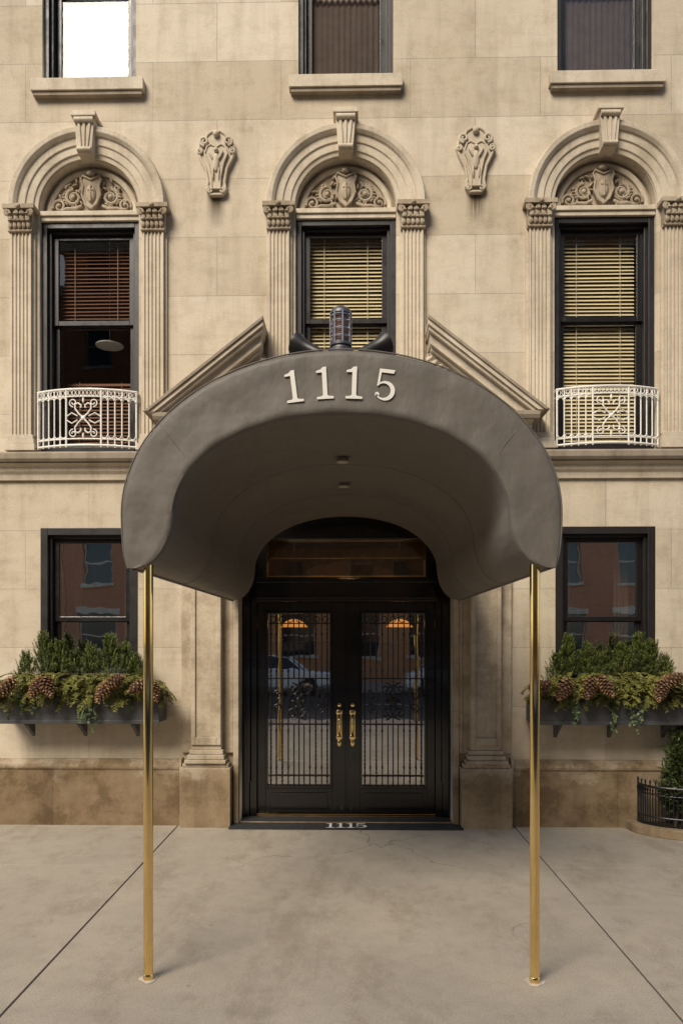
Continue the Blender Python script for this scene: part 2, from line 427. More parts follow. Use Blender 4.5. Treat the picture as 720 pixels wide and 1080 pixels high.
for x in BX:
    trim.box(x-.595, x+.595, -.085, .03, 7.725, Z3-.002)
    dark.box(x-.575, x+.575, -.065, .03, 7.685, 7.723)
    window(x, .50, Z3, 9.9, glass, mid=8.95)
    room(x, .5, Z3, 9.9)
    window(x, .53, 3.935, 6.40, glass, mid=5.36, cas=.06)
    room(x, .5, 3.93, 6.4)
    trim.box(x-.527, x+.527, .02, .30, 6.402, 6.45)
    trim.box(x-.528, x+.528, -.0, .10, 6.451, 6.50)
    tym = [(x + .529*math.cos(a*math.pi/24), 6.501 + .529*math.sin(a*math.pi/24)) for a in range(0, 25)]
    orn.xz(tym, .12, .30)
    trim.arch(x, 6.50, [(.535, .03), (.535, -.02), (.575, -.03), (.582, -.045), (.655, -.05), (.662, -.065), (.735, -.07), (.742, -.09), (.77, -.115), (.82, -.12), (.83, -.09), (.83, .03)], n=56)
    trim.arch(x, 6.50, [(.44, .125), (.44, .095), (.475, .08), (.50, .095), (.50, .125)], n=40)
    kz0, kz1 = 7.02, 7.38
    k = [(x-.075, kz0), (x+.075, kz0), (x+.105, kz1), (x-.105, kz1)]
    trim.xz(k, -.15, .02)
    for o in (-.045, 0, .045): trim.xz([(x+o*.75-.009, kz0+.05), (x+o*.75+.009, kz0+.05), (x+o*1.3+.015, kz1-.03), (x+o*1.3-.015, kz1-.03)], -.165, -.145)
    trim.box(x-.13, x+.13, -.19, .02, kz1+.002, kz1+.035); trim.box(x-.12, x+.12, -.175, .02, kz1+.037, kz1+.065)
    trim.cyl((x-.10, -.165, kz1-.03), (x+.10, -.165, kz1-.03), .028, 14)
    trim.cyl((x-.075, -.155, kz0+.03), (x+.075, -.155, kz0+.03), .024, 14)
    for sgn in (-1, 1):
        px = x + sgn*.70
        shaft.box(px-.135, px+.135, -.03, .02, 4.08, 6.235)
        fluted(shaft, px, 4.10, 6.23, w=.215)
        for (w, y, a, c) in ((.16, -.11, 3.93, 4.0), (.148, -.10, 4.0, 4.05), (.135, -.09, 4.05, 4.10)):
            trim.box(px-w, px+w, y, .02, a+.001, c)
        cap.box(px-.165, px+.165, -.145, .02, 6.455, 6.499)
        cap.box(px-.125, px+.125, -.09, .02, 6.232, 6.454)
        cap.cyl((px-.125, -.085, 6.245), (px+.125, -.085, 6.245), .014, 8)
        for row, (zz, n, ww) in enumerate(((6.30, 5, .026), (6.365, 4, .030))):
            for i in range(n):
                cx = px + (i-(n-1)/2)*(.24/n)
                cap.ell((cx, -.10-.012*row, zz), (ww, .022, .045), 8, 5)
                cap.ell((cx, -.125-.012*row, zz+.035), (ww*.8, .018, .012), 8, 5)
        for s2 in (-1, 1):
            cap.tube(spiral(px+s2*.115, 6.415, .038, .006, rad(90), s2*-1.6, -.13, 18), .012, 6)
            cap.tube(spiral(px+s2*.035, 6.415, .026, .006, rad(90), s2*1.3, -.125, 14), .009, 6)
        cap.ell((px, -.14, 6.475), (.03, .03, .03), 8, 6)
    sh = [(x-.09, 6.90), (x-.11, 6.86), (x-.085, 6.80), (x-.10, 6.70), (x-.06, 6.60), (x, 6.55), (x+.06, 6.60), (x+.10, 6.70), (x+.085, 6.80), (x+.11, 6.86), (x+.09, 6.90), (x, 6.86)]
    orn.xz(sh, .06, .13)
    orn.ell((x, .06, 6.71), (.055, .03, .10), 12, 8)
    orn.tube([(p[0], .055, p[1]) for p in sh], .012, 6, closed=True)
    orn.tube([(x, .03, 6.80), (x, .03, 6.62)], .009, 6); orn.tube([(x-.03, .035, 6.74), (x+.03, .035, 6.74)], .008, 6)
    orn.ell((x, .07, 6.93), (.05, .04, .03), 10, 6)
    for s2 in (-1, 1):
        orn.tube(spiral(x+s2*.20, 6.69, .085, .012, rad(90), s2*-1.9, .095, 34), [.020-.010*i/34 for i in range(35)], 8)
        orn.tube(spiral(x+s2*.355, 6.60, .07, .010, rad(200 if s2 < 0 else -20), s2*1.6, .095, 30), [.017-.009*i/30 for i in range(31)], 8)
        orn.tube([(x+s2*.11, .095, 6.60), (x+s2*.18, .09, 6.565), (x+s2*.27, .09, 6.57), (x+s2*.33, .09, 6.55)], [.018, .02, .018, .012], 8)
        for k_ in range(22):
            a = rad(R.uniform(12, 80)); rr = R.uniform(.15, .40)
            cx_, cz_ = x+s2*rr*math.cos(a), 6.53+rr*math.sin(a)
            orn.ell((cx_, .10, cz_), (.032, .025, .013), 8, 5, Matrix.Rotation(R.uniform(0, 3.1), 3, 'Y'))
        for k_ in range(7):
            a = rad(100 + 20*k_)
            orn.ell((x+s2*(.20-.10*math.cos(a)), .10, 6.69+.10*math.sin(a)), (.03, .025, .012), 8, 5, Matrix.Rotation(s2*-a, 3, 'Y'))
        orn.ell((x+s2*.20, .08, 6.69), (.028, .02, .028), 8, 6); orn.ell((x+s2*.355, .08, 6.60), (.022, .02, .022), 8, 6)
    if x != 0.0:
        window(x, .52, 1.45, 3.13, glassLow, mid=2.16, y=.05, cas=.075)
        room(x, .5, 1.45, 3.13)
        trim.box(x-.60, x+.60, -.06, .03, 1.36, 1.448)

for x in BX:
    if x == -2.72: slats(blR, x, .39, 5.34, 6.28, .26, tilt=45); slats(blR, x, .39, 4.02, 4.80, .40, tilt=48)
    else: slats(blY, x, .39, 4.02, 6.28, .26, tilt=50)
    if x == -2.72: shd.box(x-.385, x+.385, .26, .265, 7.9, 9.85)
    else:
        pts = [(x-.385 + .77*i/60, .27 + .008*math.sin(i*1.3)) for i in range(61)]
        a = [crt.bm.verts.new((px, py, 7.91)) for px, py in pts]; c = [crt.bm.verts.new((px, py, 9.86)) for px, py in pts]
        for i in range(60): crt.bm.faces.new((a[i], a[i+1], c[i+1], c[i]))
shaft.done('fluted_pilasters', M_trim, bld)
trim.done('arches_sills_and_keystones', M_trim, bld, bevel=.005)
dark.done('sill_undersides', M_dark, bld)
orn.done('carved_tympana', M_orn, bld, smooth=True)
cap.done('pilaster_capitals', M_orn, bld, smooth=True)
frame.done('window_frames', M_frame, bld, bevel=.004)
sash.done('window_sashes', M_sash, bld, bevel=.003)
glass.done('window_glass', M_glass, bld)
glassLow.done('ground_floor_window_glass', M_glassL, bld)
rooms.done('rooms', M_room, bld)
blY.done('cream_blinds', M_blindY, bld); blR.done('walnut_blinds', M_blindR, bld)
shd.done('roller_shade', M_shade, bld); crt.done('net_curtains', M_curt, bld, smooth=True)
b = B()
b.lathe([(.012, .07), (.02, .05), (.05, .03), (.13, .008), (.155, 0), (.15, -.008)], (-2.63, .40, 5.22), 24)
b.cyl((-2.63, .40, 5.28), (-2.63, .40, 6.45), .004, 6)
b.done('pane_reflection', M_reflw, bld, smooth=True)  # white disc and stem modelled to imitate a reflection in the pane
b = B()
for x in (-2.72, 2.715):
    for s in (-1, 1):
        pts = [(x + s*.40 - s*.16*i/20, .45 + .02*math.sin(i*1.4)) for i in range(21)]
        a = [b.bm.verts.new((px, py, 1.5)) for px, py in pts]; c = [b.bm.verts.new((px, py, 3.1)) for px, py in pts]
        for i in range(20): b.bm.faces.new((a[i], a[i+1], c[i+1], c[i]))
b.done('ground_floor_curtains', M_curt, bld, smooth=True)

# cartouches
b = B()
for xc in (-1.36, 1.355, -4.07, 4.07):
    z = 6.62; q0 = .93; kx = 1.08
    outl = [(-.06, 0), (-.10, .06), (-.085, .14), (-.11, .30), (-.165, .42), (-.19, .50), (-.175, .58), (-.12, .64), (-.09, .70), (-.04, .735), (0, .715), (.04, .735), (.09, .70), (.12, .64), (.175, .58), (.19, .50), (.165, .42), (.11, .30), (.085, .14), (.10, .06), (.06, 0)]
    outl = [(p*kx, q*q0) for p, q in outl]
    b.xz([(xc+p, z+q) for p, q in outl], -.04, .01)
    b.tube([(xc+p*.93, -.042, z+.01+q*.97) for p, q in outl], .014, 8, closed=True)
    inn = [(-.04, .06), (-.045, .2), (-.075, .36), (-.11, .46), (-.085, .54), (-.05, .56), (0, .53), (.05, .56), (.085, .54), (.11, .46), (.075, .36), (.045, .2), (.04, .06)]
    inn = [(p*kx, q*q0) for p, q in inn]
    b.xz([(xc+p, z+q) for p, q in inn], -.062, -.03)
    b.tube([(xc+p, -.066, z+q) for p, q in inn], .009, 6, closed=True)
    b.ell((xc, -.066, z+.33), (.035, .025, .10), 10, 8)
    for s in (-1, 1):
        b.tube(spiral(xc+s*.125, z+.56, .05, .01, rad(-90), s*1.5, -.06, 22), [.016-.007*i/22 for i in range(23)], 8)
        b.tube(spiral(xc+s*.175, z+.46, .032, .008, rad(90), s*1.3, -.055, 16), .012, 6)
        b.tube(spiral(xc+s*.065, z+.05, .033, .008, rad(90), s*-1.4, -.055, 16), .012, 6)
        b.ell((xc+s*.05, -.075, z+.40), (.012, .015, .06), 8, 6, Matrix.Rotation(s*.5, 3, 'Y'))
        b.ell((xc+s*.03, -.075, z+.21), (.010, .015, .07), 8, 6)
    b.ell((xc, -.06, z+.64), (.035, .03, .035), 10, 6); b.ell((xc, -.075, z+.46), (.025, .025, .025), 8, 6)
b.done('wall_cartouches', M_trim, bld, smooth=True)

# ---------------- door surround & pediment
b = B()
for s in (-1, 1):
    def bx(x0, x1, *a):
        if s < 0: x0, x1 = -x1, -x0
        b.box(x0, x1, *a)
    bx(1.125, 1.73, -.045, .03, .752, 3.70)
    bx(1.29, 1.60, -.15, .0, .80, 3.72)
    bx(1.29, 1.335, -.172, -.149, .85, 3.70); bx(1.555, 1.60, -.172, -.149, .85, 3.70)
    bx(1.335, 1.555, -.172, -.149, .85, .93)
    bx(1.122, 1.18, -.065, .33, .0, 3.3)
    bx(1.18, 1.22, -.055, .0, .755, 3.3)
    bx(1.19, 1.71, -.19, .03, -.01, .62)
    bx(1.21, 1.69, -.175, .03, .622, .66)
    bx(1.235, 1.665, -.205, .03, .662, .70)
    bx(1.255, 1.64, -.19, .03, .702, .75)
    bx(1.27, 1.62, -.165, .03, .752, .80)
    bx(1.7102, 1.734, -.12, .03, -.01, .70)
    bx(1.26, 1.63, -.19, .0, 3.722, 3.80); bx(1.23, 1.66, -.22, .0, 3.802, 3.86)
b.box(-1.93, 1.93, -.14, .02, 3.862, 4.05)
b.done('door_surround', M_surr, bld, bevel=.007)
b = B(); d = B()
b.yz([(.02, 4.052), (-.17, 4.052), (-.18, 4.09), (-.24, 4.115), (-.25, 4.15), (-.31, 4.17), (.02, 4.17)], -1.90, 1.90)
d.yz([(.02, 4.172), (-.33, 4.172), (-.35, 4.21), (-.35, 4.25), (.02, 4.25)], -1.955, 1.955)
def clipz(pts, zc):
    out = []
    for i in range(len(pts)):
        p, q = pts[i], pts[(i+1) % len(pts)]
        if p[1] >= zc: out.append(p)
        if (p[1] >= zc) != (q[1] >= zc):
            t = (zc-p[1])/(q[1]-p[1]); out.append((p[0]+(q[0]-p[0])*t, zc))
    return out
A, E = (-1.96, 4.32), (-.83, 5.21)
for s in (1, -1):
    for (t0, t1, p, tgt, dx) in ((0, .04, .38, d, 0), (.04, .09, .36, b, .0), (.09, .13, .33, b, .01), (.13, .23, .27, b, .03), (.23, .265, .21, b, .045), (.265, .41, .15, b, .06), (.41, .46, .18, b, .06)):
        pts = [(A[0]-.25, A[1]-t0-.197), (E[0]-dx, E[1]-t0-dx*.79), (E[0]-dx, E[1]-t1-dx*.79), (A[0]-.25, A[1]-t1-.197)]
        pts = clipz(pts, 4.252)
        pts = [(s*q[0], q[1]) for q in pts]
        tgt.xz(pts, -p, .02)
    tri = clipz([(A[0]+.1, A[1]-.46+.079), (E[0]-.07, E[1]-.46-.055), (E[0]-.07, 4.252), (A[0], 4.252)], 4.252)
    b.xz([(s*q[0], q[1]) for q in tri], -.11, .02)
    n = 17
    for i in range(n):
        t = .20 + .77*i/(n-1)
        px = A[0] + (E[0]-A[0])*t; pz = A[1] + (E[1]-A[1])*t - .34
        b.ell((s*px, -.155, pz), (.026, .02, .042), 10, 6, Matrix.Rotation(rad(-52)*s, 3, 'Y'))
        b.tube([(s*px+.034*math.cos(a), -.152, pz+.05*math.sin(a)) for a in [2*math.pi*j/10 for j in range(10)]], .006, 5, closed=True)
b.done('broken_pediment', M_trim, bld, bevel=.004)
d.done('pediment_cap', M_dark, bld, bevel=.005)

# ---------------- entrance door
fr, dr, gd, ir, br_, gold, gt = B(), B(), B(), B(), B(), B(), B()
Y = .20
for s in (-1, 1):
    fr.box(*sorted((s*1.119, s*1.04)), Y-.04, Y+.14, .02, 3.315); fr.box(*sorted((s*1.04, s*.965)), Y+.0, Y+.14, .02, 3.315)
    fr.box(*sorted((s*1.065, s*1.03)), Y-.06, Y-.039, .4, 3.2)
fr.box(-.965, .965, Y-.02, Y+.14, 2.36, 2.62)
fr.box(-.965, .965, Y-.05, Y-.019, 2.56, 2.60); fr.box(-.965, .965, Y-.045, Y-.019, 2.385, 2.42)
fr.box(-.965, .965, Y-.02, Y+.14, 3.03, 3.315)
fr.box(-.965, -.86, Y+.02, Y+.14, 2.621, 3.029); fr.box(.86, .965, Y+.02, Y+.14, 2.621, 3.029)
gt.bm.faces.new([gt.bm.verts.new(p) for p in ((-.86, Y+.08, 2.62), (.86, Y+.08, 2.62), (.86, Y+.08, 3.03), (-.86, Y+.08, 3.03))])
for (x0, x1, z0, z1) in ((-.86, .86, 2.622, 2.64), (-.86, .86, 3.01, 3.028), (-.86, -.842, 2.64, 3.01), (.842, .86, 2.64, 3.01)):
    gold.box(x0, x1, Y+.05, Y+.079, z0, z1)
gold.box(-.84, .84, Y+.055, Y+.075, 2.825, 2.835)
DY = Y+.05
for s in (-1, 1):
    def q(x0, x1): return sorted((s*x0, s*x1))
    def bx(bb, x0, x1, *a):
        x0, x1 = q(x0, x1); bb.box(x0, x1, *a)
    bx(dr, .004, .15, DY, DY+.055, .06, 2.35); bx(dr, .875, .962, DY, DY+.055, .06, 2.35)
    bx(dr, .15, .875, DY, DY+.055, 2.25, 2.35); bx(dr, .15, .875, DY, DY+.055, .06, .33)
    bx(dr, .20, .825, DY-.015, DY+.001, .11, .28)
    for a in ((.15, .175, .33, 2.25), (.85, .875, .33, 2.25), (.175, .85, .33, .355), (.175, .85, 2.225, 2.25)):
        bx(dr, a[0], a[1], DY-.018, DY+.03, a[2], a[3])
    x0, x1 = q(.17, .855)
    gd.bm.faces.new([gd.bm.verts.new(p) for p in ((x0, DY+.035, .34), (x1, DY+.035, .34), (x1, DY+.035, 2.24), (x0, DY+.035, 2.24))])
    yy = DY+.012
    xc = s*.5125
    xs = [.205, .265, .33, .395, .63, .695, .76, .82]
    for i, xv in enumerate(xs):
        ir.cyl((s*xv, yy, .355), (s*xv, yy, 2.225), .0065, 6)
        for zz in (.55, .95, 1.6, 2.0): ir.ell((s*xv, yy, zz), (.012, .012, .02), 8, 5)
    for xv in (.205, .82, .33, .695):
        for k in range(40): ir.ell((s*xv, yy, .40+k*.046), (.0115, .0115, .013), 6, 4)
    for zz in (.46, 1.02, 1.52, 2.12): ir.box(*q(.18, .845), yy-.007, yy+.007, zz-.006, zz+.006)
    for k in range(7):
        ir.tube([(s*(.225+k*.095)+.030*math.cos(a), yy, 2.165+.034*math.sin(a)) for a in [2*math.pi*j/14 for j in range(14)]], .005, 6, closed=True)
    for sy in (-1, 1):
        for sx in (-1, 1):
            ir.tube(spiral(xc+sx*.075, 1.27+sy*.13, .07, .012, rad(90*sy), -sx*sy*-1.5, yy, 30), .008, 6)
            ir.tube(spiral(xc+sx*.23, 1.27+sy*.07, .055, .010, rad(90*sy), sx*sy*-1.4, yy, 26), .008, 6)
    ir.tube([(xc+.105*math.cos(a), yy, 1.27+.17*math.sin(a)) for a in [2*math.pi*j/30 for j in range(30)]], .008, 6, closed=True)
    ir.ell((xc, yy, 1.27), (.04, .015, .055), 12, 8)
    for k in range(6): ir.ell((xc+.055*math.cos(k*1.047), yy, 1.27+.075*math.sin(k*1.047)), (.02, .01, .03), 8, 5, Matrix.Rotation(-(k*1.047-1.57), 3, 'Y'))
    for dx_ in (-.055, 0, .055): ir.cyl((xc+dx_, yy, .355), (xc+dx_, yy, 1.02 if dx_ else 2.225), .0065, 6)
    for dx_ in (-.055, .055): ir.cyl((xc+dx_, yy, 1.52), (xc+dx_, yy, 2.225), .0065, 6)
    hx = s*.072; o = -.14
    br_.box(hx-.027, hx+.027, DY-.008, DY+.001, 1.02+o, 1.29+o)
    br_.ell((hx, DY-.006, 1.29+o), (.033, .006, .035), 14, 8); br_.ell((hx, DY-.006, 1.02+o), (.033, .006, .035), 14, 8)
    br_.ell((hx, DY-.008, 0.955+o), (.022, .006, .035), 14, 8)
    br_.tube([(hx, DY-.01, 1.27+o), (hx, DY-.05, 1.26+o), (hx, DY-.072, 1.22+o), (hx-s*.004, DY-.076, 1.16+o), (hx, DY-.068, 1.09+o), (hx, DY-.04, 1.05+o), (hx, DY-.008, 1.045+o)], [.012, .013, .015, .019, .015, .012, .012], 10)
    br_.lathe([(.0, -.03), (.020, -.025), (.022, -.012), (.014, 0)], (hx, DY-.0, 1.375+o), 16, 'Y')
dr.box(-.0035, .02, DY-.012, DY-.001, .06, 2.35)
fr.done('door_frame', M_black, bld, bevel=.004); dr.done('double_door', M_black, bld, bevel=.004)
gd.done('door_glass', M_glassD, bld); gt.done('transom_glass', M_glassT, bld); ir.done('wrought_iron_door_grille', M_iron, bld, smooth=True)
br_.done('brass_door_handles', M_brass, bld, smooth=True); gold.done('transom_beading', M_brass, bld)
b = B(); b.box(-1.117, 1.117, -.02, .50, -.02, .028); b.done('threshold', M_surr, bld, bevel=.006)
b = B(); b.box(-.97, .97, .22, .42, .029, .055); b.done('brass_saddle', M_brass, bld, bevel=.004)
b = B()
V = [(-1.6,.346,-.01),(1.6,.346,-.01),(1.6,4.6,-.01),(-1.6,4.6,-.01),(-1.6,.346,3.45),(1.6,.346,3.45),(1.6,4.6,3.45),(-1.6,4.6,3.45)]
vs = [b.bm.verts.new(p) for p in V]
for f in ((0,1,2,3),(4,7,6,5),(1,5,6,2),(2,6,7,3),(3,7,4,0)): b.bm.faces.new([vs[i] for i in f])
b.done('lobby_walls', M_lobby, bld)
b = B()
for s in (-1, 1):
    b.box(*sorted((s*.75, s*.95)), 4.2, 4.55, 1.91, 3.2)
b.box(-1.5, 1.5, 4.1, 4.55, 2.6, 2.75)
b.box(-1.5, 1.5, 4.15, 4.58, .0, 1.9)
for s in (-1, 1):
    b.box(*sorted((s*1.5, s*1.58)), .5, 4.1, .0, 1.2)
b.done('lobby_joinery', M_room, bld)
b = B(); b.box(-1.5, 1.5, .5, 4.1, -.005, .002); b.done('lobby_rug', simple('dark_rug', (.05, .02, .015), .95, var=.4), bld)
b = B(); c = B()
for s in (-1, 1):
    b.lathe([(.03, .10), (.10, .075), (.17, .0), (.165, .0), (.02, .07)], (s*.66, 1.5, 2.10), 24)
    c.cyl((s*.66, 1.5, 2.2), (s*.66, 1.5, 3.44), .006, 6)
b.done('lobby_pendant_lamps', M_lamp, bld, smooth=True); c.done('lamp_cords', M_iron, bld)
b = B(); b.lathe([(.01, -.04), (.08, -.03), (.12, -.01), (.13, .0)], (0, .95, 3.445), 24); b.done('added_lobby_light', M_addglow, bld, smooth=True)  # unseen glowing bowl, added to warm the lobby behind the transom

# ------------------------------------------------------------------ canopy
can = empty('entrance_canopy')
YF, YB = -3.74, -.16
NN = 40
def prof_in():
    p = [(-1.155, 2.35), (-1.10, 2.362), (-1.05, 2.39), (-1.005, 2.44), (-.972, 2.50), (-.95, 2.57)]
    for i in range(NN+1):
        a = math.pi - math.pi*i/NN
        ca, sa = math.cos(a), math.sin(a)
        e = .94
        p.append((.942*math.copysign(abs(ca)**e, ca), 2.64 + .575*abs(sa)**.98))
    p += [(-x, z) for x, z in p[:6]][::-1]
    return p
def prof_out():
    p = [(-1.205, 2.35), (-1.225, 2.42), (-1.235, 2.50), (-1.24, 2.58)]
    for i in range(NN+1):
        a = math.pi - math.pi*i/NN
        ca, sa = math.cos(a), math.sin(a)
        p.append((1.242*ca, 2.66 + .925*abs(sa)**1.0))
    p += [(-x, z) for x, z in p[:4]][::-1]
    return p
pi_, po = prof_in(), prof_out()
def resample(p, n):
    d = [0]
    for i in range(1, len(p)): d.append(d[-1] + math.dist(p[i], p[i-1]))
    out = []; j = 0
    for k in range(n):
        t = d[-1]*k/(n-1)
        while j < len(p)-2 and d[j+1] < t: j += 1
        f = (t-d[j])/(d[j+1]-d[j]); out.append((p[j][0]+(p[j+1][0]-p[j][0])*f, p[j][1]+(p[j+1][1]-p[j][1])*f))
    return out
n = 161
pi_, po = resample(pi_, n), resample(po, n)
b = B()
rings = []
rings.append([(x, YB, z) for x, z in po])
for y in [YB + (YF+.05-YB)*t/14 for t in range(1, 15)]:
    t = (y-YB)/(YF-YB); sagv = .008*math.sin(t*math.pi*5)**2
    rings.append([(x*(1-sagv*.4), y, 2.35+(z-2.35)*(1-sagv)) for x, z in po])
# soft tension puckers in the front band (real displacement of the cloth)
pk = [.0022*math.sin(k*.55+1.1*math.sin(k*.13)) + .0016*math.sin(k*.23+2) for k in range(n)]
def lerp(k, y, w=0.0): return [(a[0]+(c[0]-a[0])*k, y+w*pk[i], a[1]+(c[1]-a[1])*k) for i, (a, c) in enumerate(zip(po, pi_))]
rings += [lerp(.0, YF+.05), lerp(.006, YF+.03), lerp(.03, YF+.012), lerp(.07, YF+.004, .5), lerp(.12, YF, .9), lerp(.3, YF+.003, .6), lerp(.5, YF+.005, .3), lerp(.7, YF+.003, .7), lerp(.85, YF+.001, 1.1), lerp(.90, YF, 1), lerp(.96, YF+.004, .5), lerp(.99, YF+.016), lerp(1, YF+.04)]
vr = [[b.bm.verts.new(p) for p in r] for r in rings]
for i in range(len(vr)-1):
    for k in range(n-1): b.bm.faces.new((vr[i][k], vr[i+1][k], vr[i+1][k+1], vr[i][k+1]))
b.done('canvas_outer', M_fab, can, smooth=True)
b = B()
rings = []
NR = 36
for i in range(NR+1):
    t = i/NR; y = YF+.04 + (YB-YF-.04)*t
    sagv = .014*(math.sin(t*math.pi*3)**2)
    row = []
    for k, (x, z) in enumerate(pi_):
        g = min(1, max(0, (z-2.5)/.4)); g2 = min(1, max(0, (z-2.40)/.25))
        fold = .0035*math.sin(k*.42+2.2*t)*math.sin(t*math.pi*3)**2
        row.append((x*(1-.006*math.sin(t*math.pi*3)**2*g2 + fold*g2), y, 2.35+(z-2.35)*(1-(sagv+fold)*g)))
    rings.append(row)
vr = [[b.bm.verts.new(p) for p in r] for r in rings]
for i in range(NR):
    for k in range(n-1): b.bm.faces.new((vr[i][k], vr[i+1][k], vr[i+1][k+1], vr[i][k+1]))
for s in (0, -1):
    for i in range(NR):
        ya, yb = rings[i][0][1], rings[i+1][0][1]
        b.bm.faces.new([b.bm.verts.new(p) for p in ((pi_[s][0], ya, 2.3505), (po[s][0], ya, 2.3505), (po[s][0], yb, 2.3505), (pi_[s][0], yb, 2.3505))])
b.done('canvas_lining', M_fabin, can, smooth=True, weld=True)
b = B()
vi = [b.bm.verts.new((x, YB, z)) for x, z in pi_]; vo = [b.bm.verts.new((x, YB, z)) for x, z in po]
for k in range(n-1): b.bm.faces.new((vi[k], vi[k+1], vo[k+1], vo[k]))
b.done('rear_panel', M_fab, can)
b = B()
for k in (1, 2):
    fy = YF+.04 + (YB-YF-.04)*k/3
    b.tube([(x*.999, fy, 2.35+(z-2.35)*.999) for x, z in pi_], .003, 6)
b.tube([(x*.998, YF+.012, 2.35+(z-2.35)*.998) for x, z in po], .0045, 6)
for kk in (35, 125):
    a_, c_ = po[kk], pi_[kk]
    b.tube([(a_[0]+(c_[0]-a_[0])*t, YF+.002*math.sin(math.pi*t), a_[1]+(c_[1]-a_[1])*t) for t in (.08, .3, .5, .7, .94)], .0022, 6)
b.done('welt_seams', M_fab, can, smooth=True)
b = B()
for s in (-1, 1): b.tube([(s*1.17, YF+.03, 2.352), (s*1.17, YB, 2.352)], .014, 8)
b.done('hem_bars', M_fab, can, smooth=True)
for i, s in enumerate((-1, 1)):
    b = B()
    b.cyl((s*1.10, YF+.065, .004), (s*1.10, YF+.065, 2.40), .0275, 28)
    b.lathe([(.0276, 0), (.030, .0), (.030, .03), (.0276, .034)], (s*1.10, YF+.065, .002), 28)
    b.done('brass_pole', M_brass, can, smooth=True)
b = B()
for s in (-1, 1): b.tube([(s*1.10, YF+.065, 2.385), (s*1.10, YB, 2.385)], .012, 8)
b.done('side_rails', M_iron, can, smooth=True)
b = B(); c = B()
for y in (-2.75, -1.9):
    zt = 3.185
    b.lathe([(.050, .0), (.052, .008), (.040, .012), (.038, .03)], (0, y, zt-.012), 24); c.lathe([(.001, 0), (.038, .001), (.038, .004)], (0, y, zt-.0135), 20)
b.done('downlight_rings', simple('bronze_ring', (.22, .19, .15), .4), can, smooth=True); c.done('downlight_lenses', simple('unlit_downlight_lens', (.50, .45, .36), .3), can)

def ribbon(pts, ws):
    out_l, out_r = [], []
    for i in range(len(pts)):
        a = Vector(pts[max(0, i-1)]); c = Vector(pts[min(len(pts)-1, i+1)])
        t = (c-a).normalized(); nn = Vector((-t.y, t.x)); p = Vector(pts[i]); w = ws[i]/2
        out_l.append(p+nn*w); out_r.append(p-nn*w)
    return out_l, out_r
def digit(kind, cx, cz, h, ang, bb, tf):
    def T(p):
        x, z = p[0]*h, p[1]*h
        return (cx + x*math.cos(ang) - z*math.sin(ang), cz + x*math.sin(ang) + z*math.cos(ang))
    polys = []
    if kind == '1':
        polys.append([(-.26, -.5), (.26, -.5), (.26, -.43), (.12, -.415), (.07, -.38), (.07, .5), (-.03, .5), (-.12, .42), (-.25, .385), (-.25, .325), (-.07, .33), (-.07, -.38), (-.12, -.415), (-.26, -.43)])
    else:
        polys.append([(-.22, .5), (.26, .5), (.235, .39), (-.15, .39), (-.17, .06), (-.24, .02)])
        pts, ws = [], []
        for i in range(25):
            a = rad(148 - i*(148+148)/24)
            pts.append((-.01+.27*math.cos(a), -.17+.265*math.sin(a))); ws.append(.05+.085*max(0, math.cos(a*.8)))
        l, r = ribbon(pts, ws)
        for i in range(24): polys.append([tuple(l[i]), tuple(l[i+1]), tuple(r[i+1]), tuple(r[i])])
        polys.append([(-.215+.068*math.cos(k*math.pi/8), -.30+.068*math.sin(k*math.pi/8)) for k in range(16)])
    for P in polys:
        vs = [bb.bm.verts.new(tf(T(p))) for p in P]
        bb.bm.faces.new(vs)
b = B()
for kind, x, z, a in (('1', -.262, 3.370, 7), ('1', -.088, 3.388, 3), ('1', .078, 3.388, -2), ('5', .250, 3.372, -7)):
    digit(kind, x, z, .180, rad(a), b, lambda p: (p[0], YF-.005, p[1]))
ob = b.done('house_number_1115', M_num, can)
md = ob.modifiers.new('s', 'SOLIDIFY'); md.thickness = .003; md.offset = 0

# lantern & spotlights on the canopy
lan = empty('caged_signal_lantern')
LY = -3.58; LZ = 3.60
b = B(); b.lathe([(.035, -.05), (.035, 0), (.075, 0), (.075, .03), (.06, .035), (.055, .05), (.064, .052), (.064, .07), (.05, .072)], (0, LY, LZ), 28)
b.lathe([(.05, .235), (.064, .236), (.064, .25), (.05, .27), (.025, .283), (.002, .287)], (0, LY, LZ), 28); b.done('cap_and_base', M_lampmetal, lan, smooth=True)
b = B(); pr = []
for k in range(15): pr += [(.044, .072+k*.011), (.050, .0775+k*.011)]
b.lathe(pr, (0, LY, LZ), 28); b.done('ribbed_globe', M_amber, lan, smooth=True)
b = B()
for k in range(8):
    a = k*math.pi/4+.2; b.cyl((.062*math.cos(a), LY+.062*math.sin(a), LZ+.06), (.062*math.cos(a), LY+.062*math.sin(a), LZ+.245), .004, 6)
for zz in (.10, .145, .19, .225): b.tube([(.062*math.cos(a), LY+.062*math.sin(a), LZ+zz) for a in [2*math.pi*j/24 for j in range(24)]], .004, 6, closed=True)
b.done('wire_cage', M_cage, lan, smooth=True)
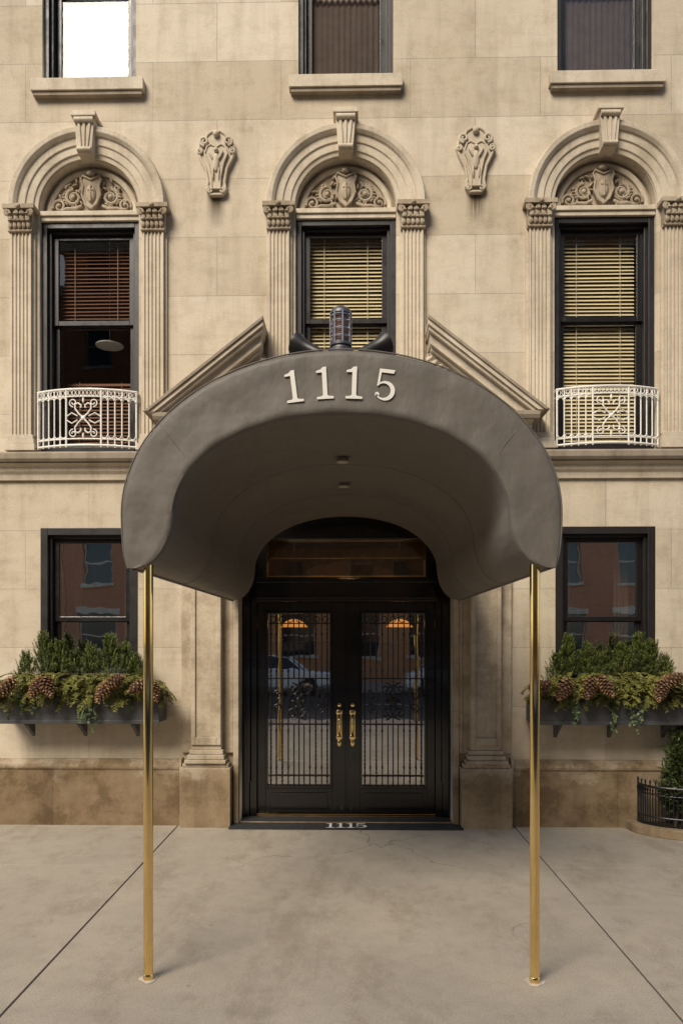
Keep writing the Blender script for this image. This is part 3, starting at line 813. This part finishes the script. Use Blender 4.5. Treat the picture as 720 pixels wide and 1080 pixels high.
for s in (-1, 1):
    sp = empty('spotlight')
    rot = Matrix.Rotation(s*rad(60), 3, 'Y') @ Matrix.Rotation(rad(-15), 3, 'X')
    c0 = (s*.20, LY+.03, LZ+.055)
    b = B(); b.lathe([(.02, -.10), (.036, -.095), (.040, -.02), (.046, .03), (.064, .065), (.066, .085), (.058, .085), (.052, .07)], c0, 24, rot=rot); b.done('housing', M_frame, sp, smooth=True)
    b = B(); b.lathe([(.001, .073), (.055, .073), (.055, .077)], c0, 24, rot=rot); b.done('lens', M_gl, sp)
    b = B(); b.tube([(s*.15, LY+.03, LZ-.06), (s*.15, LY+.03, LZ+.01), (s*.18, LY+.03, LZ+.045)], .014, 8); b.lathe([(.04, 0), (.04, .015), (.02, .02)], (s*.15, LY+.03, LZ-.045), 20); b.done('bracket', M_frame, sp, smooth=True)
    b = B(); b.box(*sorted((s*.04, s*.16)), LY-.02, LY+.02, LZ-.03, LZ+.0); b.done('mounting_bar', M_frame, sp)

# ------------------------------------------------------------------ balcony railings
for x in (-5.43, -2.72, 2.715, 5.43):
    b = B()
    z0, z1 = 3.945, 4.545
    def yb(t): return -.06 - .12*(1-t*t)
    def path(z, k=24): return [(x+.52*t, yb(t), z) for t in [-1+2*i/k for i in range(k+1)]]
    for z, r in ((z1, .013), (z1-.075, .008), (z0+.02, .012), (z0+.085, .008)):
        b.tube([(x-.52, .0, z)] + path(z) + [(x+.52, .0, z)], r, 8)
    ts = [-1, -.87, -.74, -.61, -.48, -.35]
    for t in ts + [-v for v in ts]:
        b.cyl((x+.52*t, yb(t), z0), (x+.52*t, yb(t), z1), .0075 if abs(t) not in (1, .35) else .010, 6)
    for t in ts[:-1]:
        for s in (1, -1):
            tc = s*(t+.065)
            b.tube([(x+.52*tc+.03*math.cos(a), yb(tc), z1-.115+.03*math.sin(a)) for a in [math.pi*j/8 for j in range(9)]], .006, 6)
            b.tube([(x+.52*tc+.03*math.cos(a), yb(tc), z0+.125-.03*math.sin(a)) for a in [math.pi*j/8 for j in range(9)]], .006, 6)
    k = 26
    for i in range(k):
        t = -1+2*(i+.5)/k
        b.tube([(x+.52*t+.017*math.cos(a), yb(t), z1-.038+.026*math.sin(a)) for a in [2*math.pi*j/8 for j in range(8)]], .004, 5, closed=True)
    zc = (z0+z1)/2
    for sy in (-1, 1):
        for sx in (-1, 1):
            P = [(0, .0), (.05, .05), (.085, .10), (.08, .145), (.05, .155), (.02, .13), (.025, .105)]
            b.tube([(x+sx*px_, yb(0)-.002, zc+sy*pz_) for px_, pz_ in P], .0085, 6)
            b.tube(spiral(x+sx*.105, zc+sy*.16, .045, .01, rad(-90*sy), sx*sy*1.3, yb(0)+.004, 20), .0065, 6)
            b.tube([(x+sx*.175, yb(.33), zc+sy*.02), (x+sx*.12, yb(.2), zc+sy*.055), (x+sx*.06, yb(.1), zc+sy*.02)], .0065, 6)
        b.ell((x, yb(0), zc+sy*.185), (.012, .012, .03), 8, 6)
    b.ell((x, yb(0), zc), (.025, .015, .025), 8, 6)
    b.done('balcony_railing', M_white, None, smooth=True)

# ------------------------------------------------------------------ foliage helpers
def needles(V, F, base, d, ln, n, nl, nw, spread=.8):
    d = d.normalized(); o = d.orthogonal().normalized(); w = d.cross(o)
    for i in range(n):
        t = i/n
        a = R.uniform(0, 6.283)
        side = (o*math.cos(a)+w*math.sin(a))
        p = base + d*ln*t
        nd = (d*R.uniform(.5, 1.0) + side*spread).normalized()
        l = nl*R.uniform(.7, 1.2)*(1-.35*t)
        s = nd.cross(side).normalized() if nd.cross(side).length > 1e-4 else o
        k = len(V)
        V += [tuple(p-s*nw), tuple(p+s*nw), tuple(p+nd*l)]
        F.append((k, k+1, k+2))
def conifer(V, F, c, h, r):
    for i in range(int(165*h/.3)):
        t = R.random()**.8
        a = R.uniform(0, 6.283); rr = r*(1-t*.75)*R.uniform(.25, 1)
        lump = 1+.3*math.sin(a*3+c[0]*9)
        p = Vector((c[0]+rr*lump*math.cos(a), c[1]+rr*math.sin(a)*.8, c[2]+h*t*.85))
        d = Vector((math.cos(a)*(.6-.4*t), math.sin(a)*(.6-.4*t), R.uniform(.7, 1.2)))
        needles(V, F, p, d, R.uniform(.05, .10), 24, .030, .0032, .75)
def bough(V, F, p, d, ln, droop):
    p = Vector(p); d = Vector(d).normalized()
    nseg = 9
    for i in range(nseg):
        t = i/nseg
        d2 = (d + Vector((0, 0, -droop*t*1.6))).normalized()
        p2 = p + d2*ln/nseg
        side = d2.cross(Vector((R.uniform(-.3, .3), R.uniform(-.3, .3), 1))).normalized()
        for s in (-1, 1):
            bl = ln*.30*(1-t*.7)*R.uniform(.7, 1.2)
            bd = (d2*.8+side*s*.8+Vector((0, 0, -.25*R.random()))).normalized()
            q = Vector(p)
            for k in range(5):
                q2 = q+bd*bl/5
                for ss in (-1, 0, 1):
                    ld = (bd+bd.cross(Vector((0, 0, 1)))*ss*.9+Vector((0, 0, R.uniform(-.3, .2)))).normalized()
                    w = ld.cross(Vector((R.uniform(-1,1), R.uniform(-1,1), 1))).normalized()*.0030
                    k0 = len(V); l = .024*(1-k*.1)
                    V += [tuple(q-w), tuple(q+w), tuple(q+ld*l+w*.6), tuple(q+ld*l-w*.6)]
                    F.append((k0, k0+1, k0+2, k0+3))
                q = q2
        p = p2
def leaf(V, F, p, d, up, l, w):
    d = Vector(d).normalized(); s = d.cross(Vector(up))
    if s.length < 1e-3: s = d.orthogonal()
    s.normalize(); n = s.cross(d)
    k = len(V); p = Vector(p)
    V += [tuple(p), tuple(p+d*l*.4+s*w/2-n*w*.15), tuple(p+d*l), tuple(p+d*l*.4-s*w/2-n*w*.15), tuple(p+d*l*.45+n*w*.12)]
    F += [(k, k+1, k+4), (k+1, k+2, k+4), (k+2, k+3, k+4), (k+3, k, k+4)]
def cone(V, F, CB, c, axis, ln, rd):
    rot = Vector((0, 0, 1)).rotation_difference(Vector(axis).normalized()).to_matrix(); c = Vector(c)
    CB.ell(c, (rd*.62, rd*.62, ln*.47), 10, 8, rot)
    n = 64
    for i in range(n):
        t = (i+.5)/n; a = i*2.39996
        prof = math.sin(math.pi*min(1, .14+t*.86))**.6
        r = rd*prof*(1.1-.25*t); z = (t-.5)*ln
        rad_ = Vector((math.cos(a), math.sin(a), 0)); tan = Vector((-math.sin(a), math.cos(a), 0))
        w = rd*.40
        base = rad_*r*.45+Vector((0, 0, z-.010)); tip = rad_*r+Vector((0, 0, z+.010))
        k = len(V)
        for p in (base-tan*w*.4, base+tan*w*.4, tip+tan*w*.5, tip-tan*w*.5, tip+rad_*.003+Vector((0,0,-.014))):
            V.append(tuple(c+rot@p))
        F.extend([(k, k+1, k+2, k+3), (k+3, k+2, k+4), (k, k+4, k+3), (k+1, k+2, k+4)])

# ------------------------------------------------------------------ planters
for pi2, x in enumerate((-2.72, 2.715)):
    P = empty('window_planter')
    b = B()
    y0, y1 = -.36, -.02
    hw = .83
    b.box(x-hw, x+hw, y0, y0+.025, 1.10, 1.36); b.box(x-hw, x+hw, y1-.025, y1, 1.10, 1.36)
    b.box(x-hw, x-hw+.025, y0+.025, y1-.025, 1.10, 1.36); b.box(x+hw-.025, x+hw, y0+.025, y1-.025, 1.10, 1.36)
    b.box(x-hw+.025, x+hw-.025, y0+.025, y1-.025, 1.10, 1.13)
    b.box(x-hw-.015, x+hw+.015, y0-.02, y0+.03, 1.361, 1.385); b.box(x-hw-.01, x+hw+.01, y0-.012, y0, 1.09, 1.13)
    for o in (-.55, 0, .55):
        b.yz([(-.101, 1.09), (-.30, 1.09), (-.30, 1.07), (-.13, .96), (-.101, .93)], x+o-.02, x+o+.02)
    b.done('planter_box', M_planter, P, bevel=.004)
    b = B(); b.box(x-hw+.026, x+hw-.026, y0+.026, y1-.026, 1.131, 1.34); b.done('soil', M_soil, P)
    V, F = [], []
    for ox, h, r in ((-.42, .44, .13), (-.26, .34, .12), (-.08, .28, .11), (.10, .32, .12), (.26, .46, .14), (.44, .34, .12), (-.56, .25, .11), (.58, .24, .10)):
        h *= R.uniform(.92, 1.08); ox += R.uniform(-.03, .03)
        conifer(V, F, (x+ox, -.18+R.uniform(-.05, .03), 1.58 if h > .3 else 1.53), h, r*1.05)
    raw('dwarf_conifers', V, F, M_con, P)
    V, F = [], []
    for i in range(370):
        ox = R.uniform(-.84, .84)
        a = R.uniform(-1.2, 1.2) + ox*.9
        up = R.uniform(-.1, .9)
        z0 = R.uniform(1.34, 1.60) if abs(ox) < .68 else R.uniform(1.34, 1.52)
        bough(V, F, (x+ox*.95, R.uniform(-.40, -.12), z0), (math.sin(a), -math.cos(a)*.9, up*.7), R.uniform(.13, .29), R.uniform(.8, 1.7))
    raw('cedar_boughs', V, F, M_ced, P)
    V, F = [], []
    for i in range(12):
        ox = (.06 if i < 7 else -.5) + R.uniform(-.15, .15); p = Vector((x+ox, -.43, 1.42)); ln = R.uniform(.2, .46) if i < 7 else R.uniform(.15, .32)
        k = int(ln/.018)
        for j in range(k):
            p = p + Vector((R.uniform(-.018, .018), R.uniform(-.006, .004), -.018))
            if R.random() < .8: leaf(V, F, p, (R.uniform(-1, 1), R.uniform(-.8, .1), R.uniform(-1, .3)), (0, -1, .3), R.uniform(.028, .046), R.uniform(.022, .035))
            if R.random() < .4: leaf(V, F, p, (R.uniform(-1, 1), R.uniform(-.8, .1), R.uniform(-1, .3)), (0, -1, .3), R.uniform(.024, .036), R.uniform(.02, .028))
    raw('trailing_ivy', V, F, M_ivy, P)
    V, F = [], []; CB = B()
    for ox, z, ax in ((-.80, 1.50, (.5, -.5, .3)), (-.62, 1.45, (-.5, -.4, -.7)), (-.34, 1.46, (-.35, -.4, -.8)), (-.17, 1.48, (.45, -.4, -.8)), (.36, 1.43, (-.4, -.4, -.8)), (.47, 1.54, (.7, -.4, .4)), (.70, 1.50, (-.6, -.5, -.3)), (.85, 1.45, (.3, -.4, -.8))):
        cone(V, F, CB, (x+ox+R.uniform(-.03, .03), -.60, z+R.uniform(-.02, .02)), ax, R.uniform(.22, .26), R.uniform(.064, .074))
    raw('pine_cones', V, F, M_cone, P); CB.done('pine_cone_cores', M_core, P)

# ------------------------------------------------------------------ planting bed right
bed = empty('garden_bed')
def bedpath(off, k=40):
    out = []
    for i in range(k+1):
        a = math.pi + (math.pi)*i/k
        out.append((4.3+(1.42+off)*math.copysign(abs(math.cos(a))**.75, math.cos(a)), -.11+(.62+off)*math.copysign(abs(math.sin(a))**.75, math.sin(a)) if i not in (0, k) else -.115))
    return out
po_, pin = bedpath(.0), bedpath(-.10)
b = B()
vo1 = [b.bm.verts.new((x, y, .004)) for x, y in po_]; vo2 = [b.bm.verts.new((x, y, .09)) for x, y in po_]; vi2 = [b.bm.verts.new((x, y, .09)) for x, y in pin]; vi1 = [b.bm.verts.new((x, y, .004)) for x, y in pin]
for i in range(len(po_)-1):
    b.bm.faces.new((vo1[i], vo1[i+1], vo2[i+1], vo2[i])); b.bm.faces.new((vo2[i], vo2[i+1], vi2[i+1], vi2[i])); b.bm.faces.new((vi2[i], vi2[i+1], vi1[i+1], vi1[i]))
b.done('stone_kerb', M_surr, bed, bevel=.008)
b = B(); b.bm.faces.new([b.bm.verts.new((x, y, .07)) for x, y in pin]); b.done('bed_soil', M_soil, bed)
fen = B(); fp = bedpath(-.13, 60)
for z, r in ((.47, .011), (.17, .009), (.39, .006)): fen.tube([(x, y, z) for x, y in fp], r, 6)
for i in range(0, 61, 1):
    x, y = fp[i]; fen.cyl((x, y, .06), (x, y, .50 if i % 2 == 0 else .47), .0065, 6)
    if i % 2 == 0: fen.ell((x, y, .515), (.011, .011, .022), 8, 5)
for i in range(0, 60):
    x, y = (Vector(fp[i])+Vector(fp[i+1]))/2
    fen.tube([(x+.02*math.cos(a), y, .43+.03*math.sin(a)) for a in [2*math.pi*j/8 for j in range(8)]], .004, 5, closed=True)
fen.done('iron_garden_fence', M_iron, None, smooth=True)
SH = empty('laurel_shrub')
V, F = [], []
st = B()
lobes = [(3.42, -.33, .55, .24), (3.72, -.34, .82, .30), (3.46, -.30, .90, .20), (4.1, -.34, .75, .33), (4.6, -.35, .7, .33), (5.1, -.34, .75, .3), (3.75, -.3, 1.08, .18), (3.30, -.32, .40, .16), (3.38, -.3, .74, .17)]
for (cx, cy, cz, r) in lobes:
    st.tube([(cx, cy, .05), (cx+.03, cy, cz*.5), (cx, cy, cz)], [.014, .010, .006], 6)
    for i in range(int(1200*r/.3)):
        v = Vector((R.gauss(0, 1), R.gauss(0, 1), R.gauss(0, 1))).normalized()
        rr = r*(R.uniform(.45, 1.08))*(1+.22*math.sin(v.x*6+cx*5)*math.cos(v.z*5))
        p = Vector((cx, cy, cz))+Vector((v.x*rr, v.y*rr*.9, v.z*rr*1.1))
        if p.y > -.03: continue
        leaf(V, F, p, v*.7+Vector((R.uniform(-.6, .6), R.uniform(-.6, .6), R.uniform(-.2, .9))), (R.uniform(-.3,.3), -.4, 1), R.uniform(.045, .075), R.uniform(.018, .03))
raw('leaves', V, F, M_shr, SH); st.done('stems', M_bark, SH)

# ------------------------------------------------------------------ door mat
dm = empty('doormat')
b = B(); b.box(-1.20, 1.20, -.26, -.021, .004, .018); b.box(-1.10, 1.10, -.0205, .19, .0285, .036); b.done('rubber', M_mat, dm, bevel=.003)
b = B()
for kind, x in (('1', -.165), ('1', -.055), ('1', .055), ('5', .165)):
    digit(kind, x, -.140, .19, 0, b, lambda p: (p[0]*.95, p[1], .0195))
b.done('mat_number', M_num, dm)

# ------------------------------------------------------------------ ground
def concrete(name, col):
    m, nt, bb = newmat(name)
    P = pos(nt)
    n1 = noise(nt, P, .7, 7, .65)
    c = ramp(nt, n1, [(0.3, tuple(v*.82 for v in col)), (0.7, tuple(v*1.08 for v in col))])
    n2 = noise(nt, P, 6, 8, .7)
    c = mixrgb(nt, 'MULTIPLY', .5, c, ramp(nt, n2, [(.3, g3(.74)), (.55, g3(1))]))
    n3 = noise(nt, P, 120, 3, .7)
    c = mixrgb(nt, 'MULTIPLY', .9, c, ramp(nt, n3, [(.34, g3(.64)), (.55, g3(1.06))]))
    vo = N(nt, 'ShaderNodeTexVoronoi'); vo.inputs['Scale'].default_value = 2.3; vo.inputs['Randomness'].default_value = 1
    L(nt, P, vo.inputs['Vector'])
    dk = ramp(nt, vo.outputs['Distance'], [(.02, g3(.62)), (.045, g3(1))])
    c = mixrgb(nt, 'MULTIPLY', .7, c, dk)
    n4 = noise(nt, pos(nt, (1, .45, 1)), 1.6, 10, .8)
    c = mixrgb(nt, 'MULTIPLY', .6, c, ramp(nt, n4, [(.40, (.70, .67, .62)), (.50, g3(1))]))
    # hairline cracks
    nz = N(nt, 'ShaderNodeTexNoise'); nz.inputs['Scale'].default_value = 1.8; nz.inputs['Detail'].default_value = 8; L(nt, P, nz.inputs['Vector'])
    vm = N(nt, 'ShaderNodeVectorMath', operation='MULTIPLY_ADD'); L(nt, nz.outputs['Color'], vm.inputs[0]); vm.inputs[1].default_value = (.7, .7, .7); L(nt, P, vm.inputs[2])
    ve = N(nt, 'ShaderNodeTexVoronoi'); ve.feature = 'DISTANCE_TO_EDGE'; ve.inputs['Scale'].default_value = .42; L(nt, vm.outputs[0], ve.inputs['Vector'])
    ck = ramp(nt, ve.outputs['Distance'], [(.0008, g3(1)), (.0028, g3(0))])
    gate = ramp(nt, noise(nt, P, .45, 2), [(.50, g3(0)), (.56, g3(1))])
    c = mixrgb(nt, 'MULTIPLY', math_(nt, 'MULTIPLY', ck, gate), c, (.50, .46, .42, 1))
    L(nt, c, bb.inputs['Base Color']); bb.inputs['Roughness'].default_value = .8; bb.inputs['Specular IOR Level'].default_value = .35
    bp = N(nt, 'ShaderNodeBump'); bp.inputs['Strength'].default_value = .3; bp.inputs['Distance'].default_value = .006
    L(nt, math_(nt, 'ADD', n3, n2), bp.inputs['Height']); L(nt, bp.outputs[0], bb.inputs['Normal'])
    return m
M_conc = concrete('sidewalk_concrete', (0.395, 0.345, 0.275))
M_bed = simple('joint_filler', (0.07, 0.06, 0.05), .9)
M_asph = simple('asphalt', (0.05, 0.05, 0.052), .8, var=.25, bump=.5, bscale=120)
M_kerb = simple('granite_kerb', (0.30, 0.29, 0.27), .7, var=.2, vscale=40)
M_line = simple('road_paint', (0.7, 0.7, 0.66), .7, var=.1)
M_gnd = simple('ground', (0.10, 0.095, 0.085), .9, var=.2)

b = B(); b.box(-400, 400, -400, 400, -.5, -.20); b.done('ground', M_gnd)
sw = empty('sidewalk')
b = B(); b.box(-60, 60, -9.6, .0, -.19, -.008); b.done('sidewalk_bed', M_bed, sw)
b = B()
cols = [(-33, -29.6), (-29.6, -26), (-26, -22.5), (-22.5, -19), (-19, -15.5), (-15.5, -12), (-12, -8.6), (-8.6, -5.2), (-5.2, -1.752), (-1.752, 1.752), (1.752, 5.2), (5.2, 8.6), (8.6, 12), (12, 15.5), (15.5, 19), (19, 22.5), (22.5, 26), (26, 29.6), (29.6, 33)]
for x0, x1 in cols:
    ys = [.0, -9.6] if x0 == -1.752 else [.0, -1.5, -4.9, -9.6]
    for i in range(len(ys)-1):
        b.box(x0+.007, x1-.007, ys[i+1]+(.002 if i < len(ys)-2 else 0), ys[i]-(.002 if i else 0), -.15, 0)
b.done('paving_slabs', M_conc, sw, bevel=.004)
b = B(); b.box(-60, 60, -9.8, -9.602, -.19, -.002); b.done('kerb', M_kerb, sw, bevel=.02)
rd_ = empty('road')
b = B(); b.box(-200, 200, -21.0, -9.802, -.19, -.14); b.done('asphalt', M_asph, rd_)
b = B()
for i in range(-10, 11): b.box(i*9, i*9+3, -15.5, -15.38, -.139, -.136)
b.done('lane_markings', M_line, rd_)
sw2 = empty('sidewalk')
b = B(); b.box(-60, 60, -26, -21.2, -.19, 0); b.done('paving', M_conc, sw2)
b = B(); b.box(-60, 60, -21.199, -21.001, -.19, .0); b.done('kerb', M_kerb, sw2, bevel=.02)
b = B()
for s in (-1, 1):
    pts = []
    for k in range(24):
        a = 2*math.pi*k/24; r = .052+.009*math.sin(a*3+s)+R.uniform(-.005, .005); pts.append((s*1.10+r*math.cos(a), YF+.065+r*math.sin(a)))
    b.bm.faces.new([b.bm.verts.new((x, y, .003)) for x, y in pts])
b.done('cement_patches', simple('pale_cement', (.45, .42, .38), .8, var=.2, vscale=30), sw)

# ------------------------------------------------------------------ across the street
def brick(name, c1, c2):
    m, nt, bb = newmat(name)
    P = pos(nt); sx = N(nt, 'ShaderNodeSeparateXYZ'); L(nt, P, sx.inputs[0]); cx = N(nt, 'ShaderNodeCombineXYZ'); L(nt, sx.outputs[0], cx.inputs[0]); L(nt, sx.outputs[2], cx.inputs[1])
    br = N(nt, 'ShaderNodeTexBrick'); setin(br, Scale=1.0, Mortar_Size=.008, Brick_Width=.23, Row_Height=.075)
    br.inputs['Color1'].default_value = (*c1, 1); br.inputs['Color2'].default_value = (*c2, 1); br.inputs['Mortar'].default_value = (.3, .25, .2, 1)
    L(nt, cx.outputs[0], br.inputs['Vector'])
    c = mixrgb(nt, 'MULTIPLY', .6, br.outputs[0], ramp(nt, noise(nt, P, .5, 6), [(.3, g3(.7)), (.7, g3(1))]))
    L(nt, c, bb.inputs['Base Color']); bb.inputs['Roughness'].default_value = .85
    return m
M_br1 = brick('orange_brick', (.64, .27, .09), (.56, .22, .07)); M_br2 = brick('red_brick', (.56, .22, .09), (.50, .18, .07))
def street_building(name, x0, x1, h, mat, wall_y=-26.0):
    e = empty(name)
    b = B(); f = B(); gg = B(); holes = []
    nb = int((x1-x0)/2.9); st_ = (x1-x0)/nb; z = 1.2; fl = 0
    while z+2.2 < h:
        for i in range(nb):
            cx = x0+st_*(i+.5); hw = .62 if fl else .85
            b2 = (cx-hw, cx+hw, z, z+1.9)
            holes.append([(b2[0], b2[2]), (b2[1], b2[2]), (b2[1], b2[3]), (b2[0], b2[3])])
            gg.box(b2[0], b2[1], wall_y-.24, wall_y-.22, b2[2], b2[3])
            f.box(b2[0]-.12, b2[1]+.12, wall_y-.02, wall_y+.10, b2[2]-.15, b2[2]-.002); f.box(b2[0]-.15, b2[1]+.15, wall_y-.02, wall_y+.04, b2[3]+.002, b2[3]+.28)
            f.box(b2[0], b2[1], wall_y-.219, wall_y-.17, z+.92, z+.99); f.box(b2[0], b2[0]+.07, wall_y-.219, wall_y-.16, z, z+1.9); f.box(b2[1]-.07, b2[1], wall_y-.219, wall_y-.16, z, z+1.9)
        z += 3.3; fl += 1
    b.plate([(x0, -.2), (x1, -.2), (x1, h), (x0, h)], holes, wall_y-.3, wall_y)
    b.box(x0, x1, wall_y-12, wall_y-.305, h-.3, h-.01); b.box(x0, x0+.3, wall_y-12, wall_y-.305, -.2, h-.31); b.box(x1-.3, x1, wall_y-12, wall_y-.305, -.2, h-.31)
    b.done('walls', mat, e)
    f.box(x0-.1, x1+.1, wall_y+.001, wall_y+.4, h-.6, h-.1); f.done('stone_trim', M_trim, e); gg.done('windows', M_cglass, e)
street_building('brick_townhouse', -34, -13.02, 18, M_br1)
street_building('brick_townhouse', -13, -4.02, 20, M_br2)
street_building('brick_apartment_tower', -4, 8.0, 36, M_br1)
street_building('brick_townhouse', 8.2, 32, 24, M_br2)

def car(xc, yc, mat):
    e = empty('parked_car')
    b = B()
    body = [(-2.25, .35), (-2.28, .62), (-2.15, .88), (-1.55, .96), (-.95, 1.02), (.95, 1.03), (1.6, .98), (2.1, .93), (2.27, .70), (2.25, .35)]
    def arc(cx):
        return [(cx+.36*math.cos(a), .34+.36*math.sin(a)) for a in [math.pi*j/10 for j in range(11)]]
    pts = body[:] + arc(1.38) + arc(-1.38)
    b.xz([(xc+p, z-.14) for p, z in pts], yc-.88, yc+.88)
    b.done('body', mat, e, bevel=.07, seg=3, smooth=True)
    c = B()
    V = [(-1.72, .95, .80), (1.28, .95, .80), (.55, 1.42, .60), (-1.02, 1.42, .60)]
    f = [c.bm.verts.new((xc+x, yc-w, z-.14)) for x, z, w in V]; k = [c.bm.verts.new((xc+x, yc+w, z-.14)) for x, z, w in V]
    c.bm.faces.new(f); c.bm.faces.new(k[::-1])
    for i in range(4): c.bm.faces.new((f[i], k[i], k[(i+1) % 4], f[(i+1) % 4]))
    c.done('greenhouse', M_cglass, e, bevel=.04, smooth=True)
    c = B(); c.xz([(xc-1.02, 1.285), (xc+.55, 1.285), (xc+.40, 1.335), (xc-.85, 1.335)], yc-.60, yc+.60)
    for s in (-1, 1):
        c.tube([(xc-.25, yc+s*.81, .81), (xc-.22, yc+s*.615, 1.28)], .03, 6)
        c.tube([(xc-1.70, yc+s*.81, .82), (xc-1.02, yc+s*.61, 1.29)], .035, 6); c.tube([(xc+1.27, yc+s*.81, .82), (xc+.55, yc+s*.61, 1.29)], .035, 6)
    c.done('roof_and_pillars', mat, e, bevel=.02, smooth=True)
    t = B(); h = B()
    for x in (-1.38, 1.38):
        for s in (-1, 1):
            t.lathe([(.2, -.10), (.31, -.10), (.33, -.06), (.33, .06), (.31, .10), (.2, .10)], (xc+x, yc+s*.80, .19), 28, 'Y')
            h.lathe([(.05, -.108), (.2, -.104), (.205, -.08), (.205, .08), (.2, .104), (.05, .108)], (xc+x, yc+s*.80, .19), 20, 'Y')
    t.done('tyres', M_tire, e, smooth=True); h.done('wheels', M_chrome, e, smooth=True)
car(-2.9, -19.8, M_carW); car(4.3, -19.8, M_carW); car(-8.6, -19.8, M_carB); car(10.2, -19.8, M_carB)

# ------------------------------------------------------------------ light, world, camera
EL, AZ = 43, -28
w = bpy.data.worlds.new('World'); scene.world = w; w.use_nodes = True
nt = w.node_tree; bg = nt.nodes['Background']
sky = nt.nodes.new('ShaderNodeTexSky'); sky.sky_type = 'NISHITA'; sky.sun_disc = False
sky.sun_elevation = rad(EL); sky.sun_rotation = rad(180-AZ); sky.dust_density = 1.0; sky.ozone_density = 0.6; sky.air_density = 1.0
nt.links.new(sky.outputs[0], bg.inputs[0]); bg.inputs[1].default_value = 0.15
sl = bpy.data.lights.new('sun', 'SUN'); sl.energy = 5.0; sl.angle = rad(30); sl.color = (1.0, .90, .75)
so = bpy.data.objects.new('sun', sl); scene.collection.objects.link(so)
dirv = Vector((math.sin(rad(AZ))*math.cos(rad(EL)), -math.cos(rad(AZ))*math.cos(rad(EL)), math.sin(rad(EL))))
so.rotation_euler = dirv.to_track_quat('Z', 'Y').to_euler(); so.location = (-8, -12, 20)

cam = bpy.data.cameras.new('camera'); co = bpy.data.objects.new('camera', cam); scene.collection.objects.link(co)
co.location = (.065, -8.0, 1.95); co.rotation_euler = (rad(90), 0, rad(1.1))
cam.sensor_fit = 'VERTICAL'; cam.sensor_height = 36; cam.sensor_width = 24; cam.lens = 800/1080*36
cam.shift_y = 134/1080; cam.shift_x = .004; cam.clip_end = 1500; cam.clip_start = .05
scene.camera = co
scene.view_settings.view_transform = 'Standard'; scene.view_settings.look = 'None'; scene.view_settings.exposure = 0; scene.view_settings.gamma = 1
